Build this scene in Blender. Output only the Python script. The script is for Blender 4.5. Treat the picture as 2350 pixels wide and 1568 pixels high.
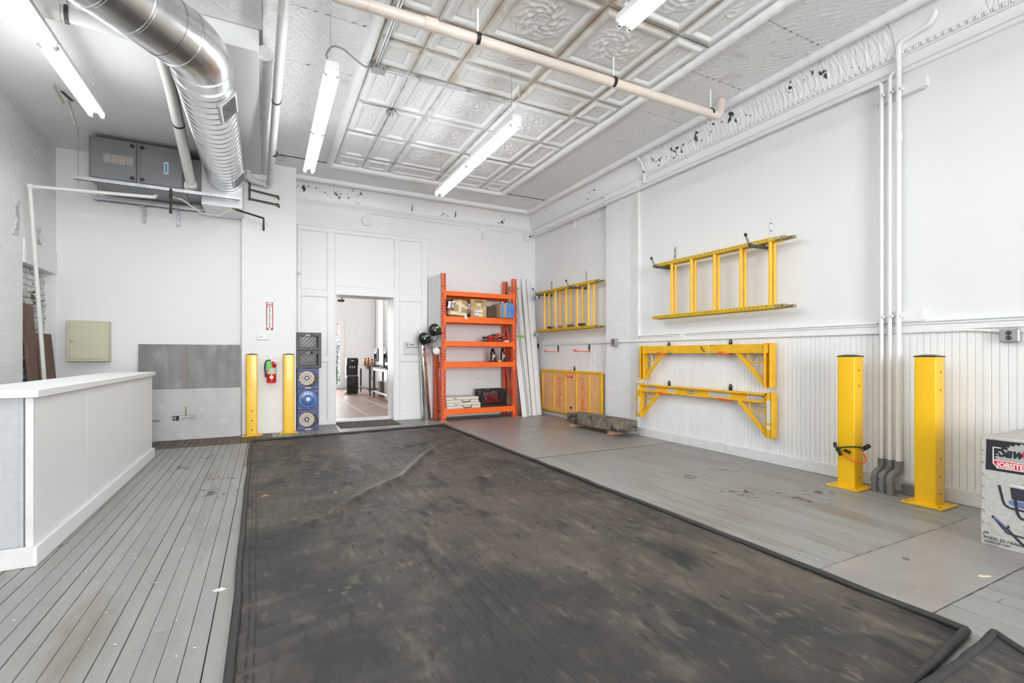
import bpy, math, random
from math import sin, cos, pi, radians as R
from mathutils import Vector as V, noise

random.seed(7)
for o in list(bpy.data.objects):
    bpy.data.objects.remove(o)
S = bpy.context.scene
COL = S.collection

# ---------------------------------------------------------------- camera, world, light, exposure
cam_data = bpy.data.cameras.new('camera')
cam = bpy.data.objects.new('camera', cam_data)
COL.objects.link(cam)
cam.location = (0, 0, 1.2)
cam.rotation_euler = (R(90), 0, R(-27.25))
cam_data.sensor_width = 36
cam_data.lens = 36 * 1100 / 2350
cam_data.shift_y = 30 / 2350
cam_data.clip_start = 0.05
S.camera = cam

S.view_settings.view_transform = 'Standard'
S.view_settings.look = 'None'
S.view_settings.gamma = 1
S.view_settings.use_curve_mapping = False
S.view_settings.exposure = 0.64
S.cycles.use_denoising = True
S.cycles.max_bounces = 5
S.cycles.diffuse_bounces = 4
S.cycles.glossy_bounces = 3
S.cycles.transmission_bounces = 3
S.cycles.caustics_reflective = False
S.cycles.caustics_refractive = False
S.cycles.use_adaptive_sampling = True
S.cycles.adaptive_threshold = 0.04
S.cycles.sample_clamp_indirect = 8

world = bpy.data.worlds.new('daylight')
S.world = world
world.use_nodes = True
wb = world.node_tree.nodes['Background']
wb.inputs['Color'].default_value = (0.86, 0.93, 1.0, 1)
wb.inputs['Strength'].default_value = 2.2


def area_light(name, loc, rot, sx, sy, power, col=(1, 1, 1)):
    d = bpy.data.lights.new(name, 'AREA')
    d.shape = 'RECTANGLE'
    d.size, d.size_y, d.energy, d.color = sx, sy, power, col
    o = bpy.data.objects.new(name, d)
    COL.objects.link(o)
    o.location, o.rotation_euler = loc, rot
    return o


# added unseen lamps: street daylight for the back wall, and fill inside the office
area_light('street_fill_daylight', (0.6, -9.0, 2.0), (R(90), 0, 0), 6.0, 4.0, 820, (0.96, 0.98, 1.0))
area_light('office_fill_lamp', (1.2, 17.4, 1.7), (R(90), 0, R(180)), 1.6, 2.4, 110, (0.97, 0.98, 1.0))
TUBE = 18.0          # radiance of the fluorescent tubes

# ---------------------------------------------------------------- mesh helpers
class MB:
    def __init__(s):
        s.v, s.f = [], []

    def add(s, vs, fs):
        o = len(s.v)
        s.v += [tuple(p) for p in vs]
        s.f += [tuple(i + o for i in q) for q in fs]
        return s

    def obox(s, c, a, b, d, ch=0.0):
        """box at centre c with half-axis vectors a, b, d and a chamfer ch"""
        c, a, b, d = V(c), V(a), V(b), V(d)
        if ch <= 0:
            vs = [c + a * i + b * j + d * k for i in (-1, 1) for j in (-1, 1) for k in (-1, 1)]
            return s.add(vs, [(0, 1, 3, 2), (4, 6, 7, 5), (0, 4, 5, 1), (2, 3, 7, 6), (0, 2, 6, 4), (1, 5, 7, 3)])
        ax = [a, b, d]
        ln = [max(x.length, 1e-6) for x in ax]
        k = [max(0.02, 1 - ch / l) for l in ln]
        idx, vs = {}, []
        for i in (-1, 1):
            for j in (-1, 1):
                for l in (-1, 1):
                    sg = (i, j, l)
                    for f in range(3):
                        p = c.copy()
                        for m in range(3):
                            p += ax[m] * sg[m] * (1 if m == f else k[m])
                        idx[(sg, f)] = len(vs)
                        vs.append(p)
        fs = []
        for f in range(3):
            m, n = [x for x in range(3) if x != f]
            for q in (-1, 1):
                loop = []
                for (u, w) in ((-1, -1), (1, -1), (1, 1), (-1, 1)):
                    sg = [0, 0, 0]
                    sg[f], sg[m], sg[n] = q, u, w
                    loop.append(idx[(tuple(sg), f)])
                fs.append(tuple(loop))
        for f in range(3):
            m, n = [x for x in range(3) if x != f]
            for u in (-1, 1):
                for w in (-1, 1):
                    A, B = [0, 0, 0], [0, 0, 0]
                    A[f], B[f] = -1, 1
                    A[m] = B[m] = u
                    A[n] = B[n] = w
                    fs.append((idx[(tuple(A), m)], idx[(tuple(B), m)], idx[(tuple(B), n)], idx[(tuple(A), n)]))
        for i in (-1, 1):
            for j in (-1, 1):
                for l in (-1, 1):
                    fs.append(tuple(idx[((i, j, l), f)] for f in range(3)))
        return s.add(vs, fs)

    def box(s, x0, x1, y0, y1, z0, z1, ch=0.0):
        return s.obox(((x0 + x1) / 2, (y0 + y1) / 2, (z0 + z1) / 2), (abs(x1 - x0) / 2, 0, 0), (0, abs(y1 - y0) / 2, 0), (0, 0, abs(z1 - z0) / 2), ch)

    def bar(s, p, q, w, h, up=(0, 0, 1), ch=0.0):
        """rectangular bar from p to q, w wide across and h along the up direction"""
        p, q = V(p), V(q)
        t = (q - p)
        u = V(up)
        side = t.cross(u)
        if side.length < 1e-6:
            side = t.cross(V((1, 0, 0)))
        side.normalize()
        u2 = side.cross(t).normalized()
        return s.obox((p + q) / 2, t / 2, side * w / 2, u2 * h / 2, ch)

    def ring(s, c, t, r, n, ph=0.0, ref=None):
        t = V(t).normalized()
        a = V(ref) if ref else (V((0, 0, 1)) if abs(t.z) < 0.9 else V((1, 0, 0)))
        x = t.cross(a).normalized()
        y = t.cross(x)
        return [V(c) + (x * cos(2 * pi * i / n + ph) + y * sin(2 * pi * i / n + ph)) * r for i in range(n)]

    def tube(s, pts, r, n=12, cap=True, closed=False):
        pts = [V(p) for p in pts]
        rs = r if isinstance(r, (list, tuple)) else [r] * len(pts)
        o = len(s.v)
        m = len(pts)
        tans = []
        for i in range(m):
            a = pts[(i - 1) % m] if (i > 0 or closed) else pts[i]
            b = pts[(i + 1) % m] if (i < m - 1 or closed) else pts[i]
            t = b - a
            tans.append(t.normalized() if t.length > 1e-9 else V((0, 0, 1)))
        t0 = tans[0]
        a = V((0, 0, 1)) if abs(t0.z) < 0.9 else V((1, 0, 0))
        x = t0.cross(a).normalized()
        for i in range(m):
            t = tans[i]
            x = (x - t * x.dot(t))
            x = x.normalized() if x.length > 1e-6 else t.orthogonal().normalized()
            y = t.cross(x)
            for k in range(n):
                s.v.append(tuple(pts[i] + (x * cos(2 * pi * k / n) + y * sin(2 * pi * k / n)) * rs[i]))
        for i in range(m if closed else m - 1):
            j = (i + 1) % m
            for k in range(n):
                s.f.append((o + i * n + k, o + i * n + (k + 1) % n, o + j * n + (k + 1) % n, o + j * n + k))
        if cap and not closed:
            s.f.append(tuple(o + k for k in range(n))[::-1])
            s.f.append(tuple(o + (m - 1) * n + k for k in range(n)))
        return s

    def cyl(s, p, q, r, n=16, r2=None):
        return s.tube([p, q], [r, r if r2 is None else r2], n)

    def lathe(s, c, axis, prof, n=20):
        """prof: list of (distance along axis, radius)"""
        c, t = V(c), V(axis).normalized()
        o = len(s.v)
        for (d, r) in prof:
            s.v += [tuple(p) for p in s.ring(c + t * d, t, max(r, 1e-4), n)]
        for i in range(len(prof) - 1):
            for k in range(n):
                s.f.append((o + i * n + k, o + i * n + (k + 1) % n, o + (i + 1) * n + (k + 1) % n, o + (i + 1) * n + k))
        s.f.append(tuple(o + k for k in range(n))[::-1])
        e = o + (len(prof) - 1) * n
        s.f.append(tuple(e + k for k in range(n)))
        return s

    def prism(s, poly, fn, t0, t1):
        """polygon (list of 2-D points) extruded: fn(u, w, t) -> world point"""
        n = len(poly)
        vs = [fn(u, w, t0) for u, w in poly] + [fn(u, w, t1) for u, w in poly]
        fs = [tuple(range(n))[::-1], tuple(range(n, 2 * n))]
        fs += [(i, (i + 1) % n, n + (i + 1) % n, n + i) for i in range(n)]
        return s.add(vs, fs)

    def grid(s, nx, ny, fn):
        o = len(s.v)
        for j in range(ny + 1):
            for i in range(nx + 1):
                s.v.append(tuple(fn(i / nx, j / ny)))
        for j in range(ny):
            for i in range(nx):
                a = o + j * (nx + 1) + i
                s.f.append((a, a + 1, a + nx + 2, a + nx + 1))
        return s

    def disc(s, c, nrm, r, t=0.004, n=16):
        nrm = V(nrm).normalized()
        return s.cyl(V(c), V(c) + nrm * t, r, n)

    def mesh(s, name, m, off=(0, 0, 0), smooth=True, ang=38):
        me = bpy.data.meshes.new(name)
        if off[0] or off[1] or off[2]:
            ox, oy, oz = off
            vs = [(x - ox, y - oy, z - oz) for x, y, z in s.v]
        else:
            vs = s.v
        me.from_pydata(vs, [], s.f)
        me.update()
        if m is not None:
            me.materials.append(m)
        if smooth:
            me.shade_smooth()
            me.set_sharp_from_angle(angle=R(ang))
        return me

    def build(s, name, m, parent=None, smooth=True, ang=38, local=False, **kw):
        off = (0, 0, 0)
        if parent is not None and not local:
            p = parent
            acc = V((0, 0, 0))
            while p is not None:
                acc += p.location
                p = p.parent
            off = tuple(acc)
        me = s.mesh(name, m, off, smooth, ang)
        o = bpy.data.objects.new(name, me)
        COL.objects.link(o)
        if parent is not None:
            o.parent = parent
        for k, v in kw.items():
            o[k] = v
        return o


def tag(o, label, cat, group=None, kind=None):
    o['label'] = label
    if cat:
        o['category'] = cat
    if group:
        o['group'] = group
    if kind:
        o['kind'] = kind
    return o


def thing(name, label, cat, loc=(0, 0, 0), group=None, kind=None):
    o = bpy.data.objects.new(name, None)
    o.empty_display_size = 0.1
    COL.objects.link(o)
    o.location = loc
    return tag(o, label, cat, group, kind)


def dup(o, parent=None):
    c = o.copy()
    COL.objects.link(c)
    c.parent = parent
    for ch in [x for x in bpy.data.objects if x.parent == o]:
        dup(ch, c)
    return c


def put(name, me, parent, loc, rot=(0, 0, 0), scale=(1, 1, 1), **kw):
    """a piece that shares its mesh with its like; loc is in world space"""
    o = bpy.data.objects.new(name, me)
    COL.objects.link(o)
    if parent is not None:
        acc = V((0, 0, 0))
        p = parent
        while p is not None:
            acc += p.location
            p = p.parent
        o.parent = parent
        loc = V(loc) - acc
    o.location, o.rotation_euler, o.scale = loc, rot, scale
    for k, v in kw.items():
        o[k] = v
    return o


def fillet(pts, r, n=6):
    pts = [V(p) for p in pts]
    out = [pts[0]]
    for i in range(1, len(pts) - 1):
        a, b, c = pts[i - 1], pts[i], pts[i + 1]
        d1, d2 = (a - b), (c - b)
        k = min(r, d1.length * 0.49, d2.length * 0.49)
        p, q = b + d1.normalized() * k, b + d2.normalized() * k
        for j in range(n + 1):
            t = j / n
            out.append(p * (1 - t) ** 2 + b * 2 * t * (1 - t) + q * t * t)
    out.append(pts[-1])
    return out


def text(name, body, size, m, parent, pos, right, up, depth=0.001, align='LEFT', sx=1.0, shear=0.0, bold=0.0, label=None):
    cu = bpy.data.curves.new(name, 'FONT')
    cu.body, cu.size, cu.align_x, cu.extrude, cu.shear, cu.offset = body, size, align, depth, shear, bold
    cu.resolution_u = 3
    tmp = bpy.data.objects.new(name, cu)
    COL.objects.link(tmp)
    dg = bpy.context.evaluated_depsgraph_get()
    me0 = tmp.evaluated_get(dg).to_mesh()
    r, u = V(right).normalized(), V(up).normalized()
    nrm = r.cross(u)
    mb = MB()
    mb.v = [tuple(V(pos) + r * v.co.x * sx + u * v.co.y + nrm * v.co.z) for v in me0.vertices]
    mb.f = [tuple(p.vertices) for p in me0.polygons]
    tmp.evaluated_get(dg).to_mesh_clear()
    bpy.data.objects.remove(tmp)
    bpy.data.curves.remove(cu)
    return mb.build(name, m, parent, smooth=False)


# ---------------------------------------------------------------- materials
MATS = {}


def M(name, col=(0.8, 0.8, 0.8), rough=0.5, metal=0.0, var=0.05, vs=5.0, bump=0.0, bs=60.0, emit=0.0, spots=(), rnd=0.0, coat=0.0, alpha=None, trans=0.0, stretch=(1, 1, 1), spec=0.5):
    """noise-varied surface; spots: (colour, scale, threshold, softness[, stretch]) blotches of wear and dirt"""
    if name in MATS:
        return MATS[name]
    m = bpy.data.materials.new(name)
    MATS[name] = m
    m.use_nodes = True
    nt = m.node_tree
    N, L = nt.nodes, nt.links
    b = N['Principled BSDF']
    b.inputs['Roughness'].default_value = rough
    b.inputs['Metallic'].default_value = metal
    b.inputs['Specular IOR Level'].default_value = spec
    b.inputs['Coat Weight'].default_value = coat
    if trans:
        b.inputs['Transmission Weight'].default_value = trans
    if emit:
        b.inputs['Emission Color'].default_value = (*col, 1)
        b.inputs['Emission Strength'].default_value = emit
    geo = N.new('ShaderNodeNewGeometry')

    def pos(st):
        mp = N.new('ShaderNodeMapping')
        mp.inputs['Scale'].default_value = st
        L.new(geo.outputs['Position'], mp.inputs['Vector'])
        return mp.outputs['Vector']
    base = pos(stretch)
    if var > 0.035:
        nz = N.new('ShaderNodeTexNoise')
        nz.inputs['Scale'].default_value = vs
        nz.inputs['Detail'].default_value = 4
        nz.inputs['Roughness'].default_value = 0.6
        L.new(base, nz.inputs['Vector'])
        mr = N.new('ShaderNodeMapRange')
        mr.inputs['From Min'].default_value, mr.inputs['From Max'].default_value = 0.3, 0.7
        mr.inputs['To Min'].default_value, mr.inputs['To Max'].default_value = 1 - var, 1 + var
        L.new(nz.outputs['Fac'], mr.inputs['Value'])
        val = mr.outputs['Result']
    else:                                   # plain even paint
        vv = N.new('ShaderNodeValue')
        vv.outputs[0].default_value = 1.0
        val = vv.outputs[0]
    if rnd:
        oi = N.new('ShaderNodeObjectInfo')
        m2 = N.new('ShaderNodeMapRange')
        m2.inputs['To Min'].default_value, m2.inputs['To Max'].default_value = 1 - rnd, 1 + rnd
        L.new(oi.outputs['Random'], m2.inputs['Value'])
        mu = N.new('ShaderNodeMath')
        mu.operation = 'MULTIPLY'
        L.new(val, mu.inputs[0])
        L.new(m2.outputs['Result'], mu.inputs[1])
        val = mu.outputs[0]
    vm = N.new('ShaderNodeVectorMath')
    vm.operation = 'SCALE'
    vm.inputs[0].default_value = col
    L.new(val, vm.inputs['Scale'])
    out = vm.outputs['Vector']
    for sp in spots:
        n2 = N.new('ShaderNodeTexNoise')
        n2.inputs['Scale'].default_value = sp[1]
        n2.inputs['Detail'].default_value = 4
        n2.inputs['Roughness'].default_value = 0.62
        L.new(pos(sp[4]) if len(sp) > 4 else base, n2.inputs['Vector'])
        m3 = N.new('ShaderNodeMapRange')
        m3.inputs['From Min'].default_value, m3.inputs['From Max'].default_value = sp[2], sp[2] + sp[3]
        L.new(n2.outputs['Fac'], m3.inputs['Value'])
        mx = N.new('ShaderNodeMix')
        mx.data_type = 'RGBA'
        L.new(m3.outputs['Result'], mx.inputs['Factor'])
        L.new(out, mx.inputs['A'])
        mx.inputs['B'].default_value = (*sp[0], 1)
        out = mx.outputs['Result']
    L.new(out, b.inputs['Base Color'])
    if bump:
        n4 = N.new('ShaderNodeTexNoise')
        n4.inputs['Scale'].default_value = bs
        n4.inputs['Detail'].default_value = 1.5
        L.new(base, n4.inputs['Vector'])
        bp = N.new('ShaderNodeBump')
        bp.inputs['Strength'].default_value = bump
        bp.inputs['Distance'].default_value = 0.01
        L.new(n4.outputs['Fac'], bp.inputs['Height'])
        L.new(bp.outputs['Normal'], b.inputs['Normal'])
    return m


def patches(m, pts, col, nscale=9.0, amp=0.16, base=0.54, soft=0.02):
    """bare spots of their own shape at given places on a surface (noise-edged)"""
    nt = m.node_tree
    N, L = nt.nodes, nt.links
    b = N['Principled BSDF']
    src = b.inputs['Base Color'].links[0].from_socket
    geo = N.new('ShaderNodeNewGeometry')
    nz = N.new('ShaderNodeTexNoise')
    nz.inputs['Scale'].default_value = nscale
    nz.inputs['Detail'].default_value = 6
    nz.inputs['Roughness'].default_value = 0.65
    L.new(geo.outputs['Position'], nz.inputs['Vector'])
    acc = None
    for (x, y, z, rx, ry, rz) in pts:
        sb = N.new('ShaderNodeVectorMath')
        sb.operation = 'SUBTRACT'
        L.new(geo.outputs['Position'], sb.inputs[0])
        sb.inputs[1].default_value = (x, y, z)
        dv = N.new('ShaderNodeVectorMath')
        dv.operation = 'DIVIDE'
        L.new(sb.outputs['Vector'], dv.inputs[0])
        dv.inputs[1].default_value = (rx, ry, rz)
        ln = N.new('ShaderNodeVectorMath')
        ln.operation = 'LENGTH'
        L.new(dv.outputs['Vector'], ln.inputs[0])
        if acc is None:
            acc = ln.outputs['Value']
        else:
            mn = N.new('ShaderNodeMath')
            mn.operation = 'MINIMUM'
            L.new(acc, mn.inputs[0])
            L.new(ln.outputs['Value'], mn.inputs[1])
            acc = mn.outputs[0]
    a1 = N.new('ShaderNodeMath')          # distance*amp - noise
    a1.operation = 'MULTIPLY_ADD'
    L.new(acc, a1.inputs[0])
    a1.inputs[1].default_value = amp
    a1.inputs[2].default_value = base
    df = N.new('ShaderNodeMath')
    df.operation = 'SUBTRACT'
    L.new(nz.outputs['Fac'], df.inputs[0])
    L.new(a1.outputs[0], df.inputs[1])
    mr = N.new('ShaderNodeMapRange')
    mr.inputs['From Min'].default_value, mr.inputs['From Max'].default_value = 0.0, soft
    L.new(df.outputs[0], mr.inputs['Value'])
    mx = N.new('ShaderNodeMix')
    mx.data_type = 'RGBA'
    L.new(mr.outputs['Result'], mx.inputs['Factor'])
    L.new(src, mx.inputs['A'])
    mx.inputs['B'].default_value = (*col, 1)
    L.new(mx.outputs['Result'], b.inputs['Base Color'])
    return m


WHITE = (0.85, 0.85, 0.845)
white = M('white_wall_paint', WHITE, 0.55, var=0.02)
white_trim = M('white_trim_paint', (0.875, 0.875, 0.87), 0.4, var=0.02, vs=4)
brick_paint = M('white_painted_brick', (0.87, 0.87, 0.86), 0.55, var=0.03, spots=(((0.2, 0.19, 0.18), 6.0, 0.705, 0.03, (1, 1, 3.2)),), rnd=0.01)
mortar = M('white_painted_mortar', (0.85, 0.85, 0.84), 0.6, var=0.02)
tin = M('white_painted_tin', (0.83, 0.83, 0.82), 0.42, var=0.02, spots=(((0.6, 0.57, 0.53), 3.0, 0.64, 0.12),))
tin_plain = M('white_painted_tin_smooth', (0.83, 0.83, 0.82), 0.42, var=0.02)
peel = M('white_tin_with_peeled_flecks', (0.83, 0.83, 0.82), 0.45, var=0.02)
orange = M('rack_orange', (1.0, 0.165, 0.022), 0.38, var=0.06, vs=6)
redor = M('rack_red_orange', (0.74, 0.115, 0.045), 0.42, var=0.08, vs=7)
yellow = M('safety_yellow', (0.97, 0.56, 0.006), 0.32, var=0.03, vs=6, coat=0.2)
yel_old = M('worn_yellow_paint', (0.86, 0.47, 0.012), 0.45, var=0.1, vs=9, spots=(((0.75, 0.72, 0.65), 26, 0.71, 0.02), ((0.12, 0.1, 0.07), 18, 0.72, 0.02)))
yel_rung = M('worn_yellow_rung', (0.98, 0.53, 0.03), 0.42, var=0.08, vs=9, spots=(((0.85, 0.82, 0.75), 30, 0.68, 0.02), ((0.09, 0.07, 0.05), 22, 0.7, 0.02)))
yel_oliv = M('olive_yellow_rail', (0.66, 0.42, 0.012), 0.42, var=0.08, vs=9)
black = M('black_plastic', (0.018, 0.018, 0.019), 0.38, var=0.1)
dkgrey = M('dark_grey', (0.06, 0.06, 0.062), 0.6, var=0.1)
rubber = M('grey_foam_sleeve', (0.085, 0.085, 0.088), 0.7, var=0.1, vs=12)
galv = M('galvanized_steel', (0.5, 0.51, 0.53), 0.42, 1.0, var=0.12, vs=10)
steel = M('bright_steel', (0.66, 0.66, 0.66), 0.25, 1.0, var=0.08)
chrome = M('polished_steel_tube', (0.82, 0.8, 0.77), 0.12, 1.0, var=0.03)
furn = M('grey_furnace_enamel', (0.21, 0.212, 0.22), 0.4, 0.35, var=0.06, vs=3)
pvc = M('white_pvc', (0.78, 0.77, 0.73), 0.3, var=0.03)
pvc_pink = M('aged_cream_pvc', (0.8, 0.69, 0.61), 0.35, var=0.06, vs=3, spots=(((0.7, 0.5, 0.36), 3.5, 0.62, 0.1),))
conduit = M('grey_conduit', (0.42, 0.43, 0.43), 0.4, 0.4, var=0.06)
iron = M('brown_iron_pipe', (0.1, 0.07, 0.055), 0.5, 0.3, var=0.15)
blackiron = M('black_iron_pipe', (0.035, 0.033, 0.032), 0.5, 0.3, var=0.1)
white_pl = M('white_plastic', (0.84, 0.84, 0.83), 0.35, var=0.01)
red = M('extinguisher_red', (0.62, 0.015, 0.02), 0.25, var=0.03, coat=0.3)
red_print = M('red_print', (0.45, 0.02, 0.03), 0.5, var=0.03)
green = M('green_tag', (0.16, 0.66, 0.13), 0.5, var=0.05)
green_tape = M('green_tape', (0.2, 0.5, 0.06), 0.5, var=0.05)
beige = M('beige_cabinet_enamel', (0.6, 0.565, 0.42), 0.45, var=0.03, vs=3)
ink = M('black_print', (0.02, 0.02, 0.022), 0.6)
grey_ink = M('grey_print', (0.2, 0.2, 0.2), 0.6)
white_print = M('white_print', (0.84, 0.83, 0.81), 0.5, var=0.02)
cardboard = M('brown_cardboard', (0.52, 0.33, 0.17), 0.75, var=0.08, vs=6, bump=0.05, bs=90)
cardboard_dk = M('dark_brown_cardboard', (0.1, 0.06, 0.04), 0.75, var=0.1)
mask_tape = M('cream_packing_tape', (0.76, 0.66, 0.45), 0.4, var=0.06)
blue_tape = M('blue_tape', (0.06, 0.26, 0.72), 0.5, var=0.08)
foil = M('crumpled_silver_foil', (0.7, 0.71, 0.75), 0.2, 1.0, var=0.15, vs=20, bump=0.6, bs=40)
cream_pl = M('cream_plastic', (0.74, 0.69, 0.6), 0.45, var=0.03)
tool_red = M('tool_red', (0.55, 0.03, 0.025), 0.4, var=0.1)
plywood = M('worn_orange_plywood', (0.85, 0.47, 0.2), 0.55, var=0.13, vs=5, stretch=(1, 4, 1), bump=0.08, bs=70, spots=(((0.76, 0.72, 0.66), 24, 0.73, 0.02), ((0.4, 0.2, 0.08), 5, 0.62, 0.1)))
spray = M('fluorescent_orange_spray', (1.0, 0.2, 0.04), 0.6, var=0.1)
hook_or = M('orange_hook_vinyl', (1.0, 0.13, 0.04), 0.4, var=0.04)
stone = M('weathered_stone', (0.2, 0.165, 0.13), 0.85, var=0.45, vs=7, bump=0.9, bs=28, spots=(((0.05, 0.045, 0.04), 5.0, 0.53, 0.08), ((0.34, 0.3, 0.25), 9.0, 0.6, 0.08)))
brick_pink = M('bare_pink_brick', (0.62, 0.33, 0.2), 0.8, var=0.1, vs=20, bump=0.4)
chip = M('brown_particle_board', (0.2, 0.135, 0.1), 0.85, var=0.3, vs=60, bump=0.5, bs=120)
sheet_dk = M('dull_zinc_sheet', (0.2, 0.195, 0.185), 0.5, 0.3, var=0.2, vs=2.2, stretch=(3, 1, 1), spots=(((0.32, 0.31, 0.29), 1.6, 0.54, 0.2), ((0.12, 0.11, 0.1), 60, 0.6, 0.1)))
sheet_lt = M('pale_zinc_sheet', (0.42, 0.415, 0.4), 0.5, 0.25, var=0.1, vs=3, spots=(((0.52, 0.5, 0.48), 4.0, 0.6, 0.1),))
rust = M('rust_streak', (0.33, 0.2, 0.07), 0.7, var=0.2, vs=20)
counter_grey = M('pale_grey_textured_panel', (0.52, 0.525, 0.545), 0.6, var=0.05, vs=30, bump=0.15, bs=140)
scuffed = M('scuffed_white_trim', (0.78, 0.77, 0.75), 0.5, var=0.06, vs=8, spots=(((0.35, 0.24, 0.18), 6, 0.71, 0.04), ((0.08, 0.07, 0.06), 14, 0.73, 0.02)))
glass = M('clear_glass', (0.95, 0.97, 0.97), 0.02, var=0.0, trans=1.0)
tube_emit = M('fluorescent_tube_glow', (0.95, 0.985, 1.0), 0.4, var=0.0, emit=TUBE)

# ================================================================ THE SETTING
XR, XF, XP, YB, XL, YD, YP, ZC, ZS = 4.98, 5.06, 4.955, 8.77, -2.43, 8.3, 8.17, 4.1, 3.91
YF = -3.5

# ---- floor: painted boards over a dark subfloor
grey_fl = M('worn_grey_floor_paint', (0.3, 0.295, 0.275), 0.45, var=0.12, vs=2.2, stretch=(2.5, 0.5, 1), rnd=0.05, bump=0.15, bs=40,
            spots=(((0.235, 0.205, 0.175), 1.3, 0.54, 0.14), ((0.31, 0.315, 0.3), 1.8, 0.58, 0.15), ((0.13, 0.075, 0.045), 11.0, 0.705, 0.02, (1, 0.45, 1)), ((0.62, 0.61, 0.58), 30, 0.76, 0.02)))
patches(grey_fl, [(3.73, 3.37, 0, .2, .13, .2), (3.72, 2.79, 0, .2, .13, .2), (4.22, 3.41, 0, .12, .12, .2), (-0.40, 4.9, 0, .16, .2, .2), (-0.38, 5.4, 0, .14, .1, .2),
                  (-0.81, 6.1, 0, .15, .2, .2), (-0.55, 6.6, 0, .12, .2, .2), (4.28, 2.5, 0, .14, .12, .2), (-0.2, 5.9, 0, .07, .12, .2), (3.95, 2.5, 0, .1, .25, .2)], (0.085, 0.05, 0.032), 13.0, 0.10, 0.495)
brown_fl = M('bare_brown_floor_boards', (0.105, 0.062, 0.042), 0.5, var=0.25, vs=4, stretch=(4, 0.6, 1), rnd=0.12, bump=0.15, bs=40)
panel_fl = M('grey_painted_floor_sheet', (0.31, 0.29, 0.272), 0.36, var=0.12, vs=1.6, bump=0.1, bs=50,
             spots=(((0.25, 0.228, 0.21), 1.4, 0.52, 0.2), ((0.13, 0.08, 0.05), 8.0, 0.7, 0.02)))
patches(panel_fl, [(4.37, 5.95, 0, .1, .13, .2), (4.25, 6.5, 0, .1, .13, .2), (3.9, 6.9, 0, .1, .13, .2), (3.36, 1.42, 0, .06, .035, .2)], (0.14, 0.08, 0.05), 14.0, 0.10, 0.50)
gap = M('dark_floor_gap', (0.05, 0.042, 0.032), 0.9, var=0.4, vs=8, spots=(((0.2, 0.19, 0.17), 7.0, 0.62, 0.06, (1.5, 0.8, 1)),))
fl = MB().box(-2.9, 5.3, YF, 9.2, -0.12, -0.016).build('floor', gap, smooth=False)
tag(fl, 'grey painted floor of long narrow boards', 'floor', kind='structure')
PW = 0.0765
n_col = int((5.1 - XL) / PW) + 1
for i in range(n_col):
    x0 = XL + i * PW
    w = PW - random.choice((.002, .003, .004, .0055))
    xm = x0 + PW / 2
    if xm < 0.12:
        cuts = [YF, random.uniform(2.2, 5.5), 7.43, YB]
    else:
        cuts = [YF, random.uniform(0.5, 3.5), random.uniform(4.2, 8.0), YB]
    for k in range(3):
        a, b = cuts[k] + 0.0012, cuts[k + 1] - 0.0012
        bm = brown_fl if (xm < 0.12 and k == 2 and xm < 0.12) else grey_fl
        zt = random.uniform(-0.0016, 0.0)
        g = (PW - w) / 2
        mb = MB().obox((xm, (a + b) / 2, (zt - 0.016) / 2), (w / 2, 0, 0), (0, (b - a) / 2, 0), (0, 0, (0.016 + zt) / 2), 0.0008)
        mb.build('floor_board', bm, fl, smooth=False)
MB().box(2.74, 4.965, 4.8, 6.42, 0, 0.003, 0.001).build('floor_panel', panel_fl, fl, smooth=False)
MB().box(2.79, 5.05, 6.424, 8.1, 0, 0.003, 0.001).build('floor_panel', panel_fl, fl, smooth=False)
MB().box(2.705, 4.93, 1.085, 1.59, 0, 0.003, 0.001).build('floor_panel', panel_fl, fl, smooth=False)

for ya_, xa_, xb_ in ((1.082, 2.71, 4.92), (1.593, 2.71, 4.60), (4.797, 2.75, 4.95)):
    pts = [(xa_ + (xb_ - xa_) * i / 60, ya_ + 0.002 * noise.noise((i * .7, ya_, 0)), 0.0008) for i in range(61)]
    MB().tube(pts, [0.0012 + 0.0022 * max(0, noise.noise((i * .5, ya_ * 3, 4)) + .25) for i in range(61)], 5).build('floor_seam', gap, fl)

# ---- bricks
def brick_field(parent, origin, du, dn, us, zs, skip=None, objs=0, seed=1, bl=0.205, bh=0.066, jt=0.007, key=None, lim=None):
    """courses of painted brick on the plane through origin along du, proud along dn; the largest-showing ones are objects, the rest one joined part"""
    rr = random.Random(seed)
    du, dn = V(du), V(dn)
    cells = []
    z, row = zs[0], 0
    while z + bh * 0.6 < zs[1]:
        u = us[0] - (bl / 2 if row % 2 else 0)
        while u < us[1]:
            a, b = max(u, us[0]), min(u + bl, us[1])
            zz = min(z + bh, zs[1])
            if lim:
                b = min(b, lim((z + zz) / 2))
            if b - a > 0.04 and not (skip and skip((a + b) / 2, (z + zz) / 2)):
                cells.append((a, b, z, zz))
            u += bl + jt
        z += bh + jt
        row += 1
    if key:
        cells.sort(key=lambda c: key((c[0] + c[1]) / 2, (c[2] + c[3]) / 2))
    rest = MB()
    for i, (a, b, z0, z1) in enumerate(cells):
        d = rr.uniform(-0.0012, 0.0024)
        c = V(origin) + du * (a + b) / 2 + dn * (d / 2 - 0.005) + V((0, 0, (z0 + z1) / 2))
        tw = rr.uniform(-0.0015, 0.0015)
        mb = MB() if i < objs else rest
        mb.obox(c, du * (b - a) / 2 + V((0, 0, tw)), dn * (d / 2 + 0.005), V((0, 0, (z1 - z0) / 2 + rr.uniform(-.001, .001))), 0.0022)
        if i < objs:
            mb.build('brick', brick_paint, parent, smooth=False)
    if rest.v:
        rest.build('brickwork', brick_paint, parent, smooth=False, kind='stuff')


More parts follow.
